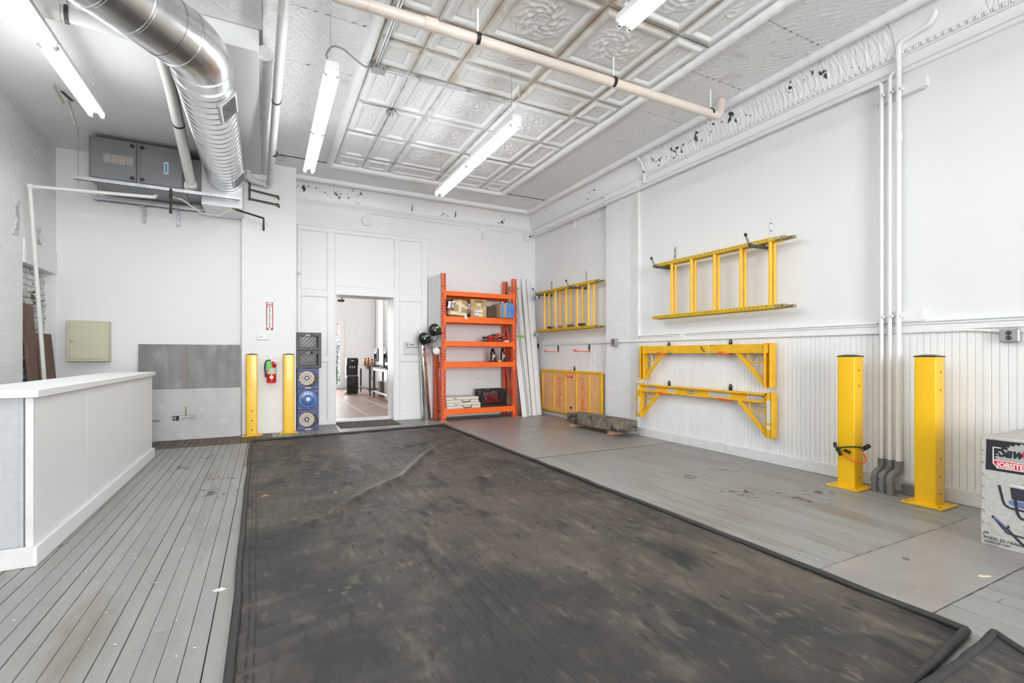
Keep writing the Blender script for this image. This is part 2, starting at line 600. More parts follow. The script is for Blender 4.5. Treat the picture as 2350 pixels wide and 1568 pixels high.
# ---- back wall with the doorway
DX0, DX1, DZ = 1.068, 2.095, 2.255
wb_ = MB()
wb_.box(0.3, DX0, YB, 9.18, 0, ZC + 0.05)
wb_.box(DX1, 5.3, YB, 9.18, 0, ZC + 0.05)
wb_.box(DX0, DX1, YB, 9.18, DZ, ZC + 0.05)
wback = tag(wb_.build('wall_back', mortar, smooth=False), 'white painted brick back wall with a doorway through it', 'wall', kind='structure')
brick_field(wback, (0, YB, 0), (1, 0, 0), (0, -1, 0), (0.43, XF), (0.0, 3.76), skip=lambda u, z: u < 2.72 and z < 3.37, objs=0, seed=3)

# ---- panelled wood surround of the doorway
pan = thing('wall_panelling', 'white wooden panelling framing the doorway in the back wall', 'panelling', (1.6, YB, 0), kind='structure')
y0, y1 = YB - 0.035, YB + 0.0
xs = [0.483, 0.532, 0.95, DX0, DX1, 2.185, 2.608, 2.714]
def pbox(n, x0, x1, z0, z1, ya=y0, yb=y1, ch=0.004):
    return MB().box(x0, x1, ya, yb, z0, z1, ch).build(n, white_trim, pan, smooth=False)
for x0, x1 in ((xs[0], xs[1]), (xs[2], xs[3]), (xs[4], xs[5]), (xs[6], xs[7])):
    pbox('stile', x0, x1, 0, 3.30)
pbox('rail', xs[0], xs[7], 3.30, 3.365)
pbox('cap_moulding', xs[0] - 0.01, xs[7] + 0.01, 3.365, 3.385, y0 - 0.012, y1)
for x0, x1 in ((xs[1], xs[2]), (xs[5], xs[6])):
    for z0, z1 in ((0, 0.085), (1.075, 1.185), (2.185, 2.30)):
        pbox('rail', x0, x1, z0, z1)
    for z0, z1 in ((0.085, 1.075), (1.185, 2.185), (2.30, 3.30)):
        p = pbox('panel', x0 - 0.005, x1 + 0.005, z0 - 0.005, z1 + 0.005, YB - 0.010, YB)
        for a, b, c, d in ((x0, x1, z0, z0 + 0.014), (x0, x1, z1 - 0.014, z1), (x0, x0 + 0.014, z0, z1), (x1 - 0.014, x1, z0, z1)):
            MB().box(a, b, YB - 0.024, YB - 0.008, c, d, 0.005).build('panel_bead', white_trim, p, smooth=False)
pbox('rail', xs[3] - 0.0, xs[4] + 0.0, DZ, 2.385)
p = pbox('panel', xs[3], xs[4], 2.385, 3.30, YB - 0.010, YB)
for a, b, c, d in ((1.068, 2.095, 2.385, 2.40), (1.068, 2.095, 3.285, 3.30), (1.068, 1.083, 2.385, 3.30), (2.08, 2.095, 2.385, 3.30)):
    MB().box(a, b, YB - 0.024, YB - 0.008, c, d, 0.005).build('panel_bead', white_trim, p, smooth=False)
for x0, x1 in ((DX0 - 0.004, DX0 + 0.02), (DX1 - 0.02, DX1 + 0.004)):
    pbox('door_jamb', x0, x1, 0, DZ, YB - 0.042, 9.2)
pbox('door_head', DX0, DX1, DZ - 0.02, DZ + 0.004, YB - 0.042, 9.2)
pbox('threshold', DX0 + 0.02, DX1 - 0.02, 0, 0.035, 8.93, 9.2)

# ---- cornice along the back wall: ledge, cove, roll
def cove_fn(wall_pt, inward, along, z0, z1, dep, ln, dent=None):
    """returns fn(u along, w up the cove) with an optional relief depth"""
    wp, inn, al = V(wall_pt), V(inward), V(along)
    def fn(u, w):
        a = w * pi / 2
        d = dent(u, w) if dent else 0.0
        q = dep * (1 - cos(a)) 
        zz = z0 + (z1 - z0) * sin(a)
        nrm = inn * cos(a) * 1.0 + V((0, 0, -1)) * sin(a) * 0.6
        return wp + al * (u * ln) + inn * q + V((0, 0, zz - wp.z)) + nrm * d
    return fn
patches(peel, [(0.55, 8.7, 3.98, .16, .3, .10), (0.85, 8.7, 3.98, .2, .3, .10), (1.15, 8.7, 3.95, .2, .3, .12), (1.45, 8.7, 3.98, .12, .3, .1),
               (3.05, 8.7, 3.85, .09, .3, .08), (4.3, 8.7, 3.9, .1, .3, .1),
               (4.9, 4.75, 3.95, .3, .28, .16), (4.9, 4.25, 3.95, .3, .3, .16), (4.9, 3.75, 3.97, .3, .16, .14), (4.9, 5.05, 3.92, .3, .2, .14), (4.9, 6.7, 3.92, .3, .16, .1),
               (4.9, 2.95, 4.0, .3, .16, .12), (4.9, 7.9, 3.92, .3, .14, .1), (4.9, 2.55, 3.9, .3, .08, .06), (4.9, 5.3, 3.9, .3, .1, .14)], (0.05, 0.047, 0.044), 12.0, 0.075, 0.545)
cb = thing('cornice_back', 'white pressed-tin cornice along the back wall, paint flaking', 'cornice', (2.7, YB, 3.75), kind='structure')
MB().grid(60, 14, cove_fn((0.43, YB, 3.84), (0, -1, 0), (1, 0, 0), 3.84, 4.09, 0.28, XF - 0.43)).build('cove', peel, cb)
lg = MB()
for z0, z1, d in ((3.75, 3.775, 0.02), (3.775, 3.80, 0.045), (3.80, 3.835, 0.06), (3.835, 3.85, 0.035)):
    lg.box(0.43, XF, YB - d, YB, z0, z1, 0.004)
lg.build('ledge_moulding', white_trim, cb, smooth=False)
def roll(p, q, r, twist=0.0):
    p, q = V(p), V(q)
    L_ = (q - p).length
    n = max(8, int(L_ / 0.03))
    pts = [p.lerp(q, i / n) for i in range(n + 1)]
    rs = [r * (1 + 0.06 * sin(i * 0.03 * 2 * pi / 0.13)) for i in range(n + 1)] if twist else r
    return MB().tube(pts, rs, 16)
roll((0.43, 8.47, 4.085), (4.73, 8.47, 4.085), 0.05, 1).build('roll_moulding', tin, cb)
for x in (2.42, 3.27):
    MB().box(x, x + 0.003, YB - 0.055, YB - 0.01, 3.86, 3.97).build('tin_seam', dkgrey, cb, smooth=False)

# ---- right wall: plaster above, beadboard below
wr = MB()
wr.box(XR, 5.4, YF, 5.49, 0, ZC + 0.05)
wr.box(XP, 5.4, 5.49, 6.26, 0, ZC + 0.05)
wr.box(XF, 5.4, 6.26, YB, 0, ZC + 0.05)
wright = tag(wr.build('wall_right', white, smooth=False), 'white right wall, plaster above and beadboard below', 'wall', kind='structure')
bead = M('white_beadboard_paint', (0.88, 0.88, 0.875), 0.42, var=0.035, vs=3, stretch=(1, 3, 0.6), rnd=0.012)
BW = 0.095
def bead_mesh(h):
    mb = MB()
    t = 0.014
    prof = [(0.001, 0), (0.001, t - 0.002), (0.003, t), (0.043, t), (0.045, t - 0.004), (0.0475, t + 0.001), (0.05, t - 0.004), (0.052, t), (BW - 0.003, t), (BW - 0.001, t - 0.002), (BW - 0.001, 0)]
    mb.prism([(u - BW / 2, w) for u, w in prof], lambda u, w, z: (-w, u, z), 0, h)
    return mb.mesh('wainscot_board', bead, smooth=False)
bm_ = bead_mesh(1.40)
y = YF + 0.05
ys_ = 5.485 - BW / 2
while ys_ > 0.6:
    put('wainscot_board', bm_, wright, (XR, ys_, 0.02))
    ys_ -= BW
y = 6.26 + BW / 2
while y < YB:
    put('wainscot_board', bm_, wright, (XF, y, 0.02))
    y += BW
brick_field(wright, (XP, 0, 0), (0, 1, 0), (-1, 0, 0), (5.66, 6.26), (0.02, 3.66), objs=200, seed=5)
MB().box(XP - 0.006, XP + 0.01, 5.50, 5.66, 0.05, 3.66, 0.003).build('pilaster_plaster_edge', scuffed, wright, smooth=False)
bb = MB()
for a, b in ((YF, 3.98), (3.985, 5.49)):
    bb.box(XR - 0.035, XR, a, b, 0, 0.12, 0.005)
tag(bb.build('baseboard_right', scuffed, smooth=False), 'scuffed white baseboard under the beadboard of the right wall', 'baseboard', kind='structure')
tag(MB().box(XF - 0.03, XF, 6.27, YB - 0.04, 0, 0.1, 0.005).build('baseboard_alcove', scuffed, smooth=False), 'white baseboard in the recessed bay near the corner', 'baseboard', kind='structure')
t1 = MB()
for z0, z1, d in ((1.405, 1.43, 0.03), (1.43, 1.455, 0.024), (1.455, 1.475, 0.036), (1.475, 1.487, 0.05)):
    t1.box(XR - d, XR, YF, 4.62, z0, z1, 0.003)
    t1.box(XR - d, XR, 4.68, 5.48, z0 - 0.004, z1 - 0.004, 0.003)
t1.box(XR - 0.04, XR, 4.60, 4.70, 1.40, 1.49, 0.003)
tag(t1.build('trim_1', white_trim, smooth=False), 'white moulded chair rail above the beadboard', 'chair rail', kind='structure')
t2 = MB().box(XF - 0.03, XF, 6.27, YB - 0.03, 1.405, 1.44, 0.004)
t2.box(XF - 0.018, XF, 6.27, YB - 0.03, 1.44, 1.47, 0.004)
tag(t2.build('trim_2', white_trim, smooth=False), 'thin white rail over the beadboard of the recessed bay', 'chair rail', kind='structure')

# cornice of the right wall: ledge board, dentil strip, fan-embossed cove, roll
cr = thing('cornice_right', 'white pressed-tin cornice with fan relief along the right wall', 'cornice', (XR, 3, 3.7), kind='structure')
lg = MB()
for z0, z1, d in ((3.66, 3.70, 0.025), (3.70, 3.79, 0.04), (3.79, 3.80, 0.06)):
    lg.box(XR - d, XR, YF, 5.49, z0, z1, 0.004)
    lg.box(XP - d, XP, 5.49, 6.26, z0, z1, 0.004)
    lg.box(XF - d - 0.05, XF, 6.26, YB, z0, z1, 0.004)
lg.build('ledge_moulding', white_trim, cr, smooth=False)
dn = MB()
yy = 0.9
while yy < 5.45:
    dn.obox((XR - 0.055, yy, 3.826), (0.012, 0, 0), (0, 0.016, 0), (0, 0, 0.019), 0.006)
    dn.obox((XR - 0.052, yy + 0.025, 3.826), (0.009, 0, 0), (0, 0.005, 0), (0, 0, 0.019), 0.003)
    yy += 0.05
dn.build('egg_and_dart_strip', tin_plain, cr, kind='stuff')
MB().box(XR - 0.05, XR, YF, YB, 3.80, 3.852).build('strip_back', tin_plain, cr, smooth=False)
def fan(u, w):
    x = (u - 0.5) * 2
    r = math.hypot(x * 0.9, w + 0.12)
    th = math.atan2(x * 0.9, w + 0.12)
    rays = 0.0045 * abs(cos(th * 8)) ** 0.7 * (0.25 < r < 0.98) * min(1, (r - 0.25) * 6)
    rim = 0.006 * math.exp(-((r - 1.0) / 0.05) ** 2) + 0.004 * math.exp(-((r - 0.9) / 0.03) ** 2)
    eye = 0.007 * math.exp(-((math.hypot(x, (w - 0.28) * 0.9) - 0.2) / 0.05) ** 2) + 0.007 * math.exp(-(x * x + (w - 0.28) ** 2) / 0.012)
    sp = 0.004 * math.exp(-((1 - abs(x)) / 0.07) ** 2)
    return rays + rim + eye + sp
FL = 0.112
fm = MB().grid(28, 30, cove_fn((XR - 0.045, 0, 3.85), (-1, 0, 0), (0, 1, 0), 3.85, 4.09, 0.21, FL, fan)).mesh('fan_panel', peel)
k = 0
yy = 0.75
while yy < 5.25:
    if not (1.70 < yy < 2.06):
        put('fan_panel', fm, cr, (0, yy, 0))
    yy += FL
MB().grid(30, 14, cove_fn((XR - 0.045, yy, 3.85), (-1, 0, 0), (0, 1, 0), 3.85, 4.09, 0.21, YB - yy)).build('plain_cove', peel, cr)
MB().grid(2, 10, cove_fn((XR - 0.055, 1.64, 3.845), (-1, 0, 0), (0, 1, 0), 3.845, 4.085, 0.21, 0.56)).build('patch_sheet', tin_plain, cr)
MB().tube([(XR - 0.06, 5.33, 3.70), (XR - 0.062, 5.33, 3.85), (XR - 0.10, 5.33, 3.97), (XR - 0.20, 5.33, 4.06), (XR - 0.25, 5.33, 4.08)], 0.022, 8).build('corner_rib', peel, cr)
roll((4.73, YF, 4.085), (4.73, 8.47, 4.085), 0.05, 1).build('roll_moulding', tin, cr)

# ---- ceiling: pressed-tin sheets fixed under a plain deck
ceil = MB().box(-2.7, 5.4, YF, 9.2, 4.135, 4.25).build('ceiling', tin_plain, smooth=False)
tag(ceil, 'white pressed-tin ceiling of embossed square panels', 'ceiling', kind='structure')
rusty = M('white_tin_with_rusty_seams', (0.76, 0.755, 0.735), 0.42, var=0.02, spots=(((0.66, 0.62, 0.55), 2.4, 0.52, 0.2),))
def edge_rust(m, col, width):
    """rust that has crept in from the seams of each sheet"""
    nt = m.node_tree
    N, L = nt.nodes, nt.links
    b = N['Principled BSDF']
    src = b.inputs['Base Color'].links[0].from_socket
    tc = N.new('ShaderNodeTexCoord')
    sep = N.new('ShaderNodeSeparateXYZ')
    L.new(tc.outputs['Generated'], sep.inputs[0])
    ds = []
    for ax in ('X', 'Y'):
        a = N.new('ShaderNodeMath'); a.operation = 'SUBTRACT'
        L.new(sep.outputs[ax], a.inputs[0]); a.inputs[1].default_value = 0.5
        c = N.new('ShaderNodeMath'); c.operation = 'ABSOLUTE'
        L.new(a.outputs[0], c.inputs[0])
        ds.append(c.outputs[0])
    mx_ = N.new('ShaderNodeMath'); mx_.operation = 'MAXIMUM'
    L.new(ds[0], mx_.inputs[0]); L.new(ds[1], mx_.inputs[1])
    geo = N.new('ShaderNodeNewGeometry')
    nz = N.new('ShaderNodeTexNoise'); nz.inputs['Scale'].default_value = 7; nz.inputs['Detail'].default_value = 6
    L.new(geo.outputs['Position'], nz.inputs['Vector'])
    ma = N.new('ShaderNodeMath'); ma.operation = 'MULTIPLY_ADD'
    L.new(nz.outputs['Fac'], ma.inputs[0]); ma.inputs[1].default_value = 0.14; L.new(mx_.outputs[0], ma.inputs[2])
    mr = N.new('ShaderNodeMapRange')
    mr.inputs['From Min'].default_value, mr.inputs['From Max'].default_value = 0.57 - width, 0.585
    mr.inputs['To Max'].default_value = 0.75
    L.new(ma.outputs[0], mr.inputs['Value'])
    mix = N.new('ShaderNodeMix'); mix.data_type = 'RGBA'
    L.new(mr.outputs['Result'], mix.inputs['Factor']); L.new(src, mix.inputs['A']); mix.inputs['B'].default_value = (*col, 1)
    L.new(mix.outputs['Result'], b.inputs['Base Color'])
edge_rust(rusty, (0.38, 0.23, 0.1), 0.085)
tin_seam = M('white_tin_with_grimy_seams', (0.82, 0.82, 0.81), 0.42, var=0.02)
edge_rust(tin_seam, (0.36, 0.35, 0.33), 0.045)

def tin_relief(w, l, kind):
    def h(x, y):
        e = min(x, w - x, y, l - y)
        z = 0.0
        along = x if min(y, l - y) < min(x, w - x) else y
        if e < 0.012:
            z = 0.004 * (1 - e / 0.012)
        if 0.03 <= e < 0.10:
            t = (e - 0.03) / 0.07
            z += 0.020 * min(1, t * 4) * min(1, (1 - t) * 5)
            z += 0.005 * abs(sin(along * pi / 0.022)) * (0.3 < t < 0.75)
        if 0.10 <= e < 0.115:
            z -= 0.004
        cx, cy = x - w / 2, y - l / 2
        if e > 0.12:
            if kind == 'rosette':
                r, th = math.hypot(cx, cy), math.atan2(cy, cx)
                z += 0.010 * math.exp(-((r - 0.062) / 0.008) ** 2) + 0.008 * math.exp(-((r - 0.085) / 0.006) ** 2) * (0.6 + 0.4 * cos(24 * th))
                if r < 0.055:
                    z += 0.007 * abs(cos(2 * th)) ** 3
                if 0.09 < r < 0.27:
                    q = (r - 0.09) / 0.18
                    arm = abs(cos(4 * th))
                    swirl = abs(sin(4 * th + 9 * q))
                    z += 0.012 * (arm ** 4) * (1 - q) + 0.009 * (swirl ** 5) * (1 - q * 0.5)
                    z += 0.007 * math.exp(-((abs(sin(4 * th)) * 0.3 - q * 0.3) / 0.05) ** 2) * (q > 0.35)
            elif kind == 'long':
                a = abs(cx) if w > l else abs(cy)
                b_ = abs(cy) if w > l else abs(cx)
                r = math.hypot(cx, cy)
                z += 0.008 * math.exp(-((r - 0.04) / 0.01) ** 2) + 0.007 * math.exp(-((b_ - 0.03 * abs(sin(a * 22))) / 0.008) ** 2) * (0.05 < a < 0.22)
            else:
                r, th = math.hypot(cx * 1.0, cy), math.atan2(cy, cx)
                z += 0.008 * math.exp(-((r - 0.06) / 0.008) ** 2) + 0.007 * abs(cos(3 * th)) ** 3 * (r < 0.05)
        return z
    return h
PANEL = {}
def tin_panel(w, l, kind, m):
    key = (round(w, 3), round(l, 3), kind, m.name)
    if key not in PANEL:
        h = tin_relief(w, l, kind)
        res = 0.0085
        PANEL[key] = MB().grid(int(w / res), int(l / res), lambda u, t: (u * w - w / 2, t * l - l / 2, -h(u * w, t * l))).mesh('tin_panel', m, ang=80)
    return PANEL[key]
GX = [0.93, 1.33, 1.73, 2.53, 3.33, 3.73]
GY = [7.67, 7.27, 6.46, 5.65, 4.85, 4.41, 3.97, 3.17, 2.37, 1.57, 0.77]
for i in range(len(GX) - 1):
    for j in range(len(GY) - 1):
        w, l = GX[i + 1] - GX[i], GY[j] - GY[j + 1]
        yc, xc = (GY[j] + GY[j + 1]) / 2, (GX[i] + GX[i + 1]) / 2
        if w > 0.6 and l > 0.6:
            kd = 'rosette'
        elif abs(w - l) < 0.2:
            kd = 'small'
        else:
            kd = 'long'
        mm = rusty if (2.4 < yc < 4.85 and xc < 3.4) else tin_seam
        put('tin_panel', tin_panel(w - 0.004, l - 0.004, kd, mm), ceil, (xc, yc, ZC + random.uniform(-0.003, 0.003)))
# embossed field between the rolls
def field_h(x, y):
    a = sin(2 * pi * x / 0.2 + 1.3 * sin(2 * pi * y / 0.27))
    b = sin(2 * pi * y / 0.135 + 1.1 * sin(2 * pi * x / 0.2))
    c = sin(2 * pi * (x + y) / 0.16) * sin(2 * pi * (x - y) / 0.16)
    return 0.005 * (1 - abs(a)) ** 7 + 0.004 * (1 - abs(b)) ** 8 + 0.004 * (1 - abs(c)) ** 9
def field(name, x0, x1, y0, y1, res=0.008):
    w, l = x1 - x0, y1 - y0
    key = ('f', round(w, 3), round(l, 3))
    if key not in PANEL:
        PANEL[key] = MB().grid(int(w / res), int(l / res), lambda u, t: (u * w - w / 2, t * l - l / 2, -field_h(u * w, t * l))).mesh('tin_field_sheet', tin, ang=80)
    put('tin_field_sheet', PANEL[key], ceil, ((x0 + x1) / 2, (y0 + y1) / 2, ZC + 0.004 + random.uniform(0, 0.002)))
for k in range(9):
    a = 7.72 - k * 0.84
    field('f', 3.8, 4.72, a - 0.837, a)
    field('f', -0.02, 0.84, a - 0.837, a)
for k in range(5):
    field('f', 0.0 + k * 0.944, 0.0 + k * 0.944 + 0.941, 7.75, 8.46)
for k in range(4):
    for q in range(3):
        a = 4.84 - k * 0.84
        field('f', -2.43 + q * 0.803, -2.43 + q * 0.803 + 0.8, a - 0.837, a)
rl = MB()
for p, q in (((0.87, YF, 4.09), (0.87, 7.72, 4.09)), ((3.78, YF, 4.09), (3.78, 7.72, 4.09)), ((0.87, 7.72, 4.09), (3.78, 7.72, 4.09))):
    roll(p, q, 0.052, 1).build('roll_moulding', tin, ceil)

# ---- dropped plaster soffit of the side bay, rolled tin edge beside it
sof = MB().box(XL - 0.3, -0.05, 4.85, YD + 0.05, ZS, 4.136, 0.003)
tag(sof.build('ceiling_soffit', white, smooth=False), 'smooth white dropped ceiling over the side bay with the furnace', 'ceiling', kind='structure')
re_ = MB()
n = 90
pts = [(0.0 + 0.012 * noise.noise((i * 0.31, 0, 0)), 4.98 + 3.18 * i / n, 3.985 + 0.012 * noise.noise((0, i * 0.33, 3))) for i in range(n + 1)]
re_.tube(pts, [0.07 * (1 + 0.12 * noise.noise((0, 0, i * 0.4))) for i in range(n + 1)], 18)
tag(re_.build('trim_3', M('crinkled_white_tin', (0.8, 0.8, 0.785), 0.45, var=0.05, vs=8, bump=0.8, bs=60), smooth=True), 'crinkled white tin roll along the edge of the dropped ceiling', 'moulding', kind='structure')

# ---- left bay: plaster back wall, brick left wall with a niche, white pier
tag(MB().box(XL - 0.4, -0.31, YD, 9.2, 0, ZC + 0.04).build('wall_back_bay', white, smooth=False), 'smooth white wall behind the counter', 'wall', kind='structure')
tag(MB().box(-0.31, 0.43, YP, 9.2, 0, ZC + 0.03, 0.004).build('wall_pier', white, smooth=False), 'smooth white pier beside the panelled doorway', 'wall', kind='structure')
wl = MB()
wl.box(-3.0, XL, YF, 7.33, 0, ZC + 0.04)
wl.box(-3.0, XL, 7.33, YD, 2.25, ZC + 0.04)
wl.box(-3.0, -2.55, 7.33, YD, 0, 2.25)
wleft = tag(wl.build('wall_left', mortar, smooth=False), 'white painted brick left wall with a niche', 'wall', kind='structure')
HOLES = ((7.18, 2.70, 0.05, 0.2), (7.75, 2.62, 0.045, 0.11))
def hole(u, z):
    return any(abs(u - a) < c + 0.03 and abs(z - b) < d for a, b, c, d in HOLES) or (u > 7.33 and z < 2.53)
brick_field(wleft, (XL, 0, 0), (0, 1, 0), (1, 0, 0), (3.6, YD), (0.05, ZS), skip=hole, objs=290, seed=9, lim=lambda z: 7.33 if z < 2.53 else YD, key=lambda u, z: abs(u - 6.8) * 1.0 + (0 if z > 0.95 else 9))
old = M('grey_flaking_old_brick', (0.6, 0.59, 0.57), 0.8, var=0.35, vs=7, bump=0.8, bs=35, spots=(((0.09, 0.085, 0.08), 4.0, 0.55, 0.08), ((0.78, 0.77, 0.75), 3.0, 0.52, 0.1)))
nb = MB()
rr = random.Random(4)
z, row = 0.0, 0
while z < 2.22:
    u = 7.33 - (0.1 if row % 2 else 0)
    while u < YD - 0.05:
        nb.obox((-2.55 + rr.uniform(0, 0.012), u + 0.1 + rr.uniform(-.01, .01), z + 0.035), (0.012 + rr.uniform(0, .012), 0, 0), (0, 0.088, rr.uniform(-.006, .006)), (0, rr.uniform(-.004, .004), 0.03), 0.012)
        u += 0.21
    z += 0.075
    row += 1
nb.build('niche_brickwork', old, wleft, kind='stuff')
for (a, b, c, d) in HOLES:
    for q in range(5):
        MB().obox((XL - 0.004, a + rr.uniform(-.02, .02), b + d * (q * .4 - 0.8)), (0.010 + rr.uniform(0, .01), 0, 0), (0, c * rr.uniform(.6, 1.2), 0.006), (0, 0.004, d / 5.0), 0.003).build('broken_brick', old, wleft, smooth=False)
MB().box(XL - 0.005, XL + 0.012, 7.34, YD, 2.245, 2.525, 0.004).build('lintel', white, wleft, smooth=False)
MB().box(-2.55, XL, YD - 0.012, YD + 0.001, 0, 2.25).build('niche_side', white, wleft, smooth=False)

# ---- unseen street front behind the camera, its open door sized to shape the daylight
wf = MB()
wf.box(-3.0, -0.7, YF - 0.2, YF, 0, 4.2).box(3.1, 5.4, YF - 0.2, YF, 0, 4.2).box(-0.7, 3.1, YF - 0.2, YF, 3.5, 4.2)
tag(wf.build('wall_front', white, smooth=False), 'unseen white street wall, its open vehicle door sized to shape the daylight', 'wall', kind='structure')
tag(MB().box(-9, 11, -14, YF - 0.21, -0.2, -0.04).build('ground_street', M('street_paving', (0.35, 0.35, 0.34), .8, var=.1), smooth=False), 'grey paved street outside the vehicle door', 'ground', kind='structure')  # street_ground

# ---- office seen through the doorway
tile = M('office_tile', (0.36, 0.25, 0.2), 0.4, var=0.06, vs=6, rnd=0.05)
OY, OX0, OX1 = 17.7, -0.6, 3.55
of = MB().box(OX0 - 0.2, OX1 + 0.2, 9.2, OY + 0.2, -0.12, -0.004).build('floor_office', gap, smooth=False)
tag(of, 'brown tiled floor of the office beyond the doorway', 'floor', kind='structure')
tm = MB().box(-0.298, 0.298, -0.298, 0.298, -0.01, 0.0, 0.002).mesh('floor_tile', tile, smooth=False)
for i in range(7):
    for j in range(14):
        put('floor_tile', tm, of, (OX0 + 0.3 + i * 0.6, 9.5 + j * 0.6, 0))
ow = MB()
ow.box(OX0, 1.2, OY, OY + 0.2, 0, 4).box(2.42, OX1 + 0.2, OY, OY + 0.2, 0, 4).box(1.2, 2.42, OY, OY + 0.2, 2.42, 4)
ow.box(OX0 - 0.2, OX0, 9.2, OY + 0.2, 0, 4)
ow.box(OX1, OX1 + 0.2, 9.2, 13.6, 0, 4).box(OX1, OX1 + 0.2, 16.4, OY + 0.2, 0, 4).box(OX1, OX1 + 0.2, 13.6, 16.4, 0, 1.05).box(OX1, OX1 + 0.2, 13.6, 16.4, 3.3, 4)
ow.box(OX0 - 0.2, OX1 + 0.2, 9.2, OY + 0.2, 4, 4.1)
owall = tag(ow.build('wall_office', white, smooth=False), 'white office walls beyond the doorway', 'wall', kind='structure')
brick_field(owall, (0, OY, 0), (1, 0, 0), (0, -1, 0), (2.95, OX1), (0, 3.6), objs=0, seed=12)
MB().cyl((OX1 - 0.06, OY - 0.05, 0), (OX1 - 0.06, OY - 0.05, 3.9), 0.02, 8).build('corner_conduit', white_trim, owall)
gd = thing('door_1', 'white framed glass door to the garden at the end of the office', 'door', (1.8, OY, 0), kind='structure')
for a, b, c, d in ((1.2, 1.29, 0, 2.46), (2.33, 2.46, 0, 2.46), (1.29, 2.33, 2.33, 2.46), (1.29, 2.33, 0, 0.12)):
    MB().box(a, b, OY - 0.03, OY + 0.06, c, d, 0.004).build('frame_member', white_trim, gd, smooth=False)
MB().box(1.28, 2.34, OY + 0.01, OY + 0.018, 0.11, 2.34).build('glass_pane', glass, gd, smooth=False)
wn = thing('window_1', 'tall office window behind white slatted blinds', 'window', (OX1, 15, 1.05), kind='structure')
for a, b, c, d in ((13.55, 13.65, 1.06, 3.29), (16.35, 16.45, 1.06, 3.29), (13.55, 16.45, 1.0, 1.06), (13.55, 16.45, 3.29, 3.35)):
    MB().box(OX1 - 0.03, OX1 + 0.05, a, b, c, d, 0.004).build('frame_member', white_trim, wn, smooth=False)
MB().box(OX1 + 0.08, OX1 + 0.086, 13.6, 16.4, 1.05, 3.3).build('glass_pane', glass, wn, smooth=False)
sm = MB().obox((0, 0, 0), (0.022, 0, -0.012), (0, 1.34, 0), (0.0006, 0, 0.0012)).mesh('blind_slat', M('white_blind_slat', (0.82, 0.82, 0.8), 0.5), smooth=False)
zz = 1.1
while zz < 3.27:
    put('blind_slat', sm, wn, (OX1 + 0.025, 15.0, zz))
    zz += 0.046
ol = thing('office_fill_fixture', 'unseen white ceiling light added to brighten the office', 'light', (1.6, 13, 3.9))  # out of view, added to brighten the office
MB().box(1.5, 1.7, 10.2, 16.5, 3.92, 4.0, 0.004).build('channel', white_pl, ol, smooth=False)
MB().cyl((1.6, 10.25, 3.88), (1.6, 16.45, 3.88), 0.03, 10).build('tube', M('office_fill_glow', (1, 0.99, 0.97), 0.4, var=0, emit=11), ol)

# garden outside the glass door
leaf = M('garden_leaf_green', (0.12, 0.24, 0.06), 0.6, var=0.4, vs=14)
leaf_r = M('autumn_red_leaf', (0.5, 0.2, 0.12), 0.6, var=0.4, vs=10)
tag(MB().box(-2, 6, OY + 0.25, 26, -0.2, -0.02).build('ground', M('garden_ground', (0.3, 0.28, 0.24), 0.9, var=0.2), smooth=False), 'garden ground outside the office', 'ground', kind='structure')
def leafy(name, c, rad, n, size, m, label, cat, trunk=None):
    t = thing(name, label, cat, (c[0], c[1], 0))
    rr_ = random.Random(int(c[0] * 100) + n)
    mb = MB()
    for i in range(n):
        d = V((rr_.gauss(0, .45), rr_.gauss(0, .45), rr_.gauss(0, .45)))
        p = V(c) + V((d.x * rad[0], d.y * rad[1], d.z * rad[2]))
        if p.z < 0.02:
            p.z = abs(p.z) + 0.02
        a = V((rr_.uniform(-1, 1), rr_.uniform(-1, 1), rr_.uniform(-1, 1))).normalized()
        b = a.orthogonal().normalized()
        mb.add([p - a * size, p + b * size * .5, p + a * size, p - b * size * .5], [(0, 1, 2, 3)])
    mb.build('foliage', m, t, smooth=False, kind='stuff')
    st = MB()
    for k_ in range(3):
        st.tube([(c[0], c[1], -0.02), (c[0] + rr_.uniform(-.05, .05), c[1], c[2] * 0.6), (c[0] + rr_.uniform(-.3, .3) * rad[0], c[1] + rr_.uniform(-.3, .3), c[2] + rad[2] * 0.4)], [0.02, 0.015, 0.006], 6)
    st.build('stem', iron, t)
    return t
leafy('garden_shrub', (2.85, 19.9, 0.35), (0.4, 0.4, 0.4), 500, 0.05, leaf, 'low green shrub outside the glass door', 'shrub')
leafy('garden_shrub', (2.6, 20.6, 1.4), (0.5, 0.5, 0.8), 500, 0.05, M('dark_leaf', (0.16, 0.2, 0.18), 0.6, var=0.4), 'tall grey-green shrub outside the glass door', 'shrub')
leafy('garden_tree', (2.7, 22.0, 2.7), (0.7, 0.7, 0.9), 700, 0.06, leaf_r, 'red autumn tree outside the glass door', 'tree')

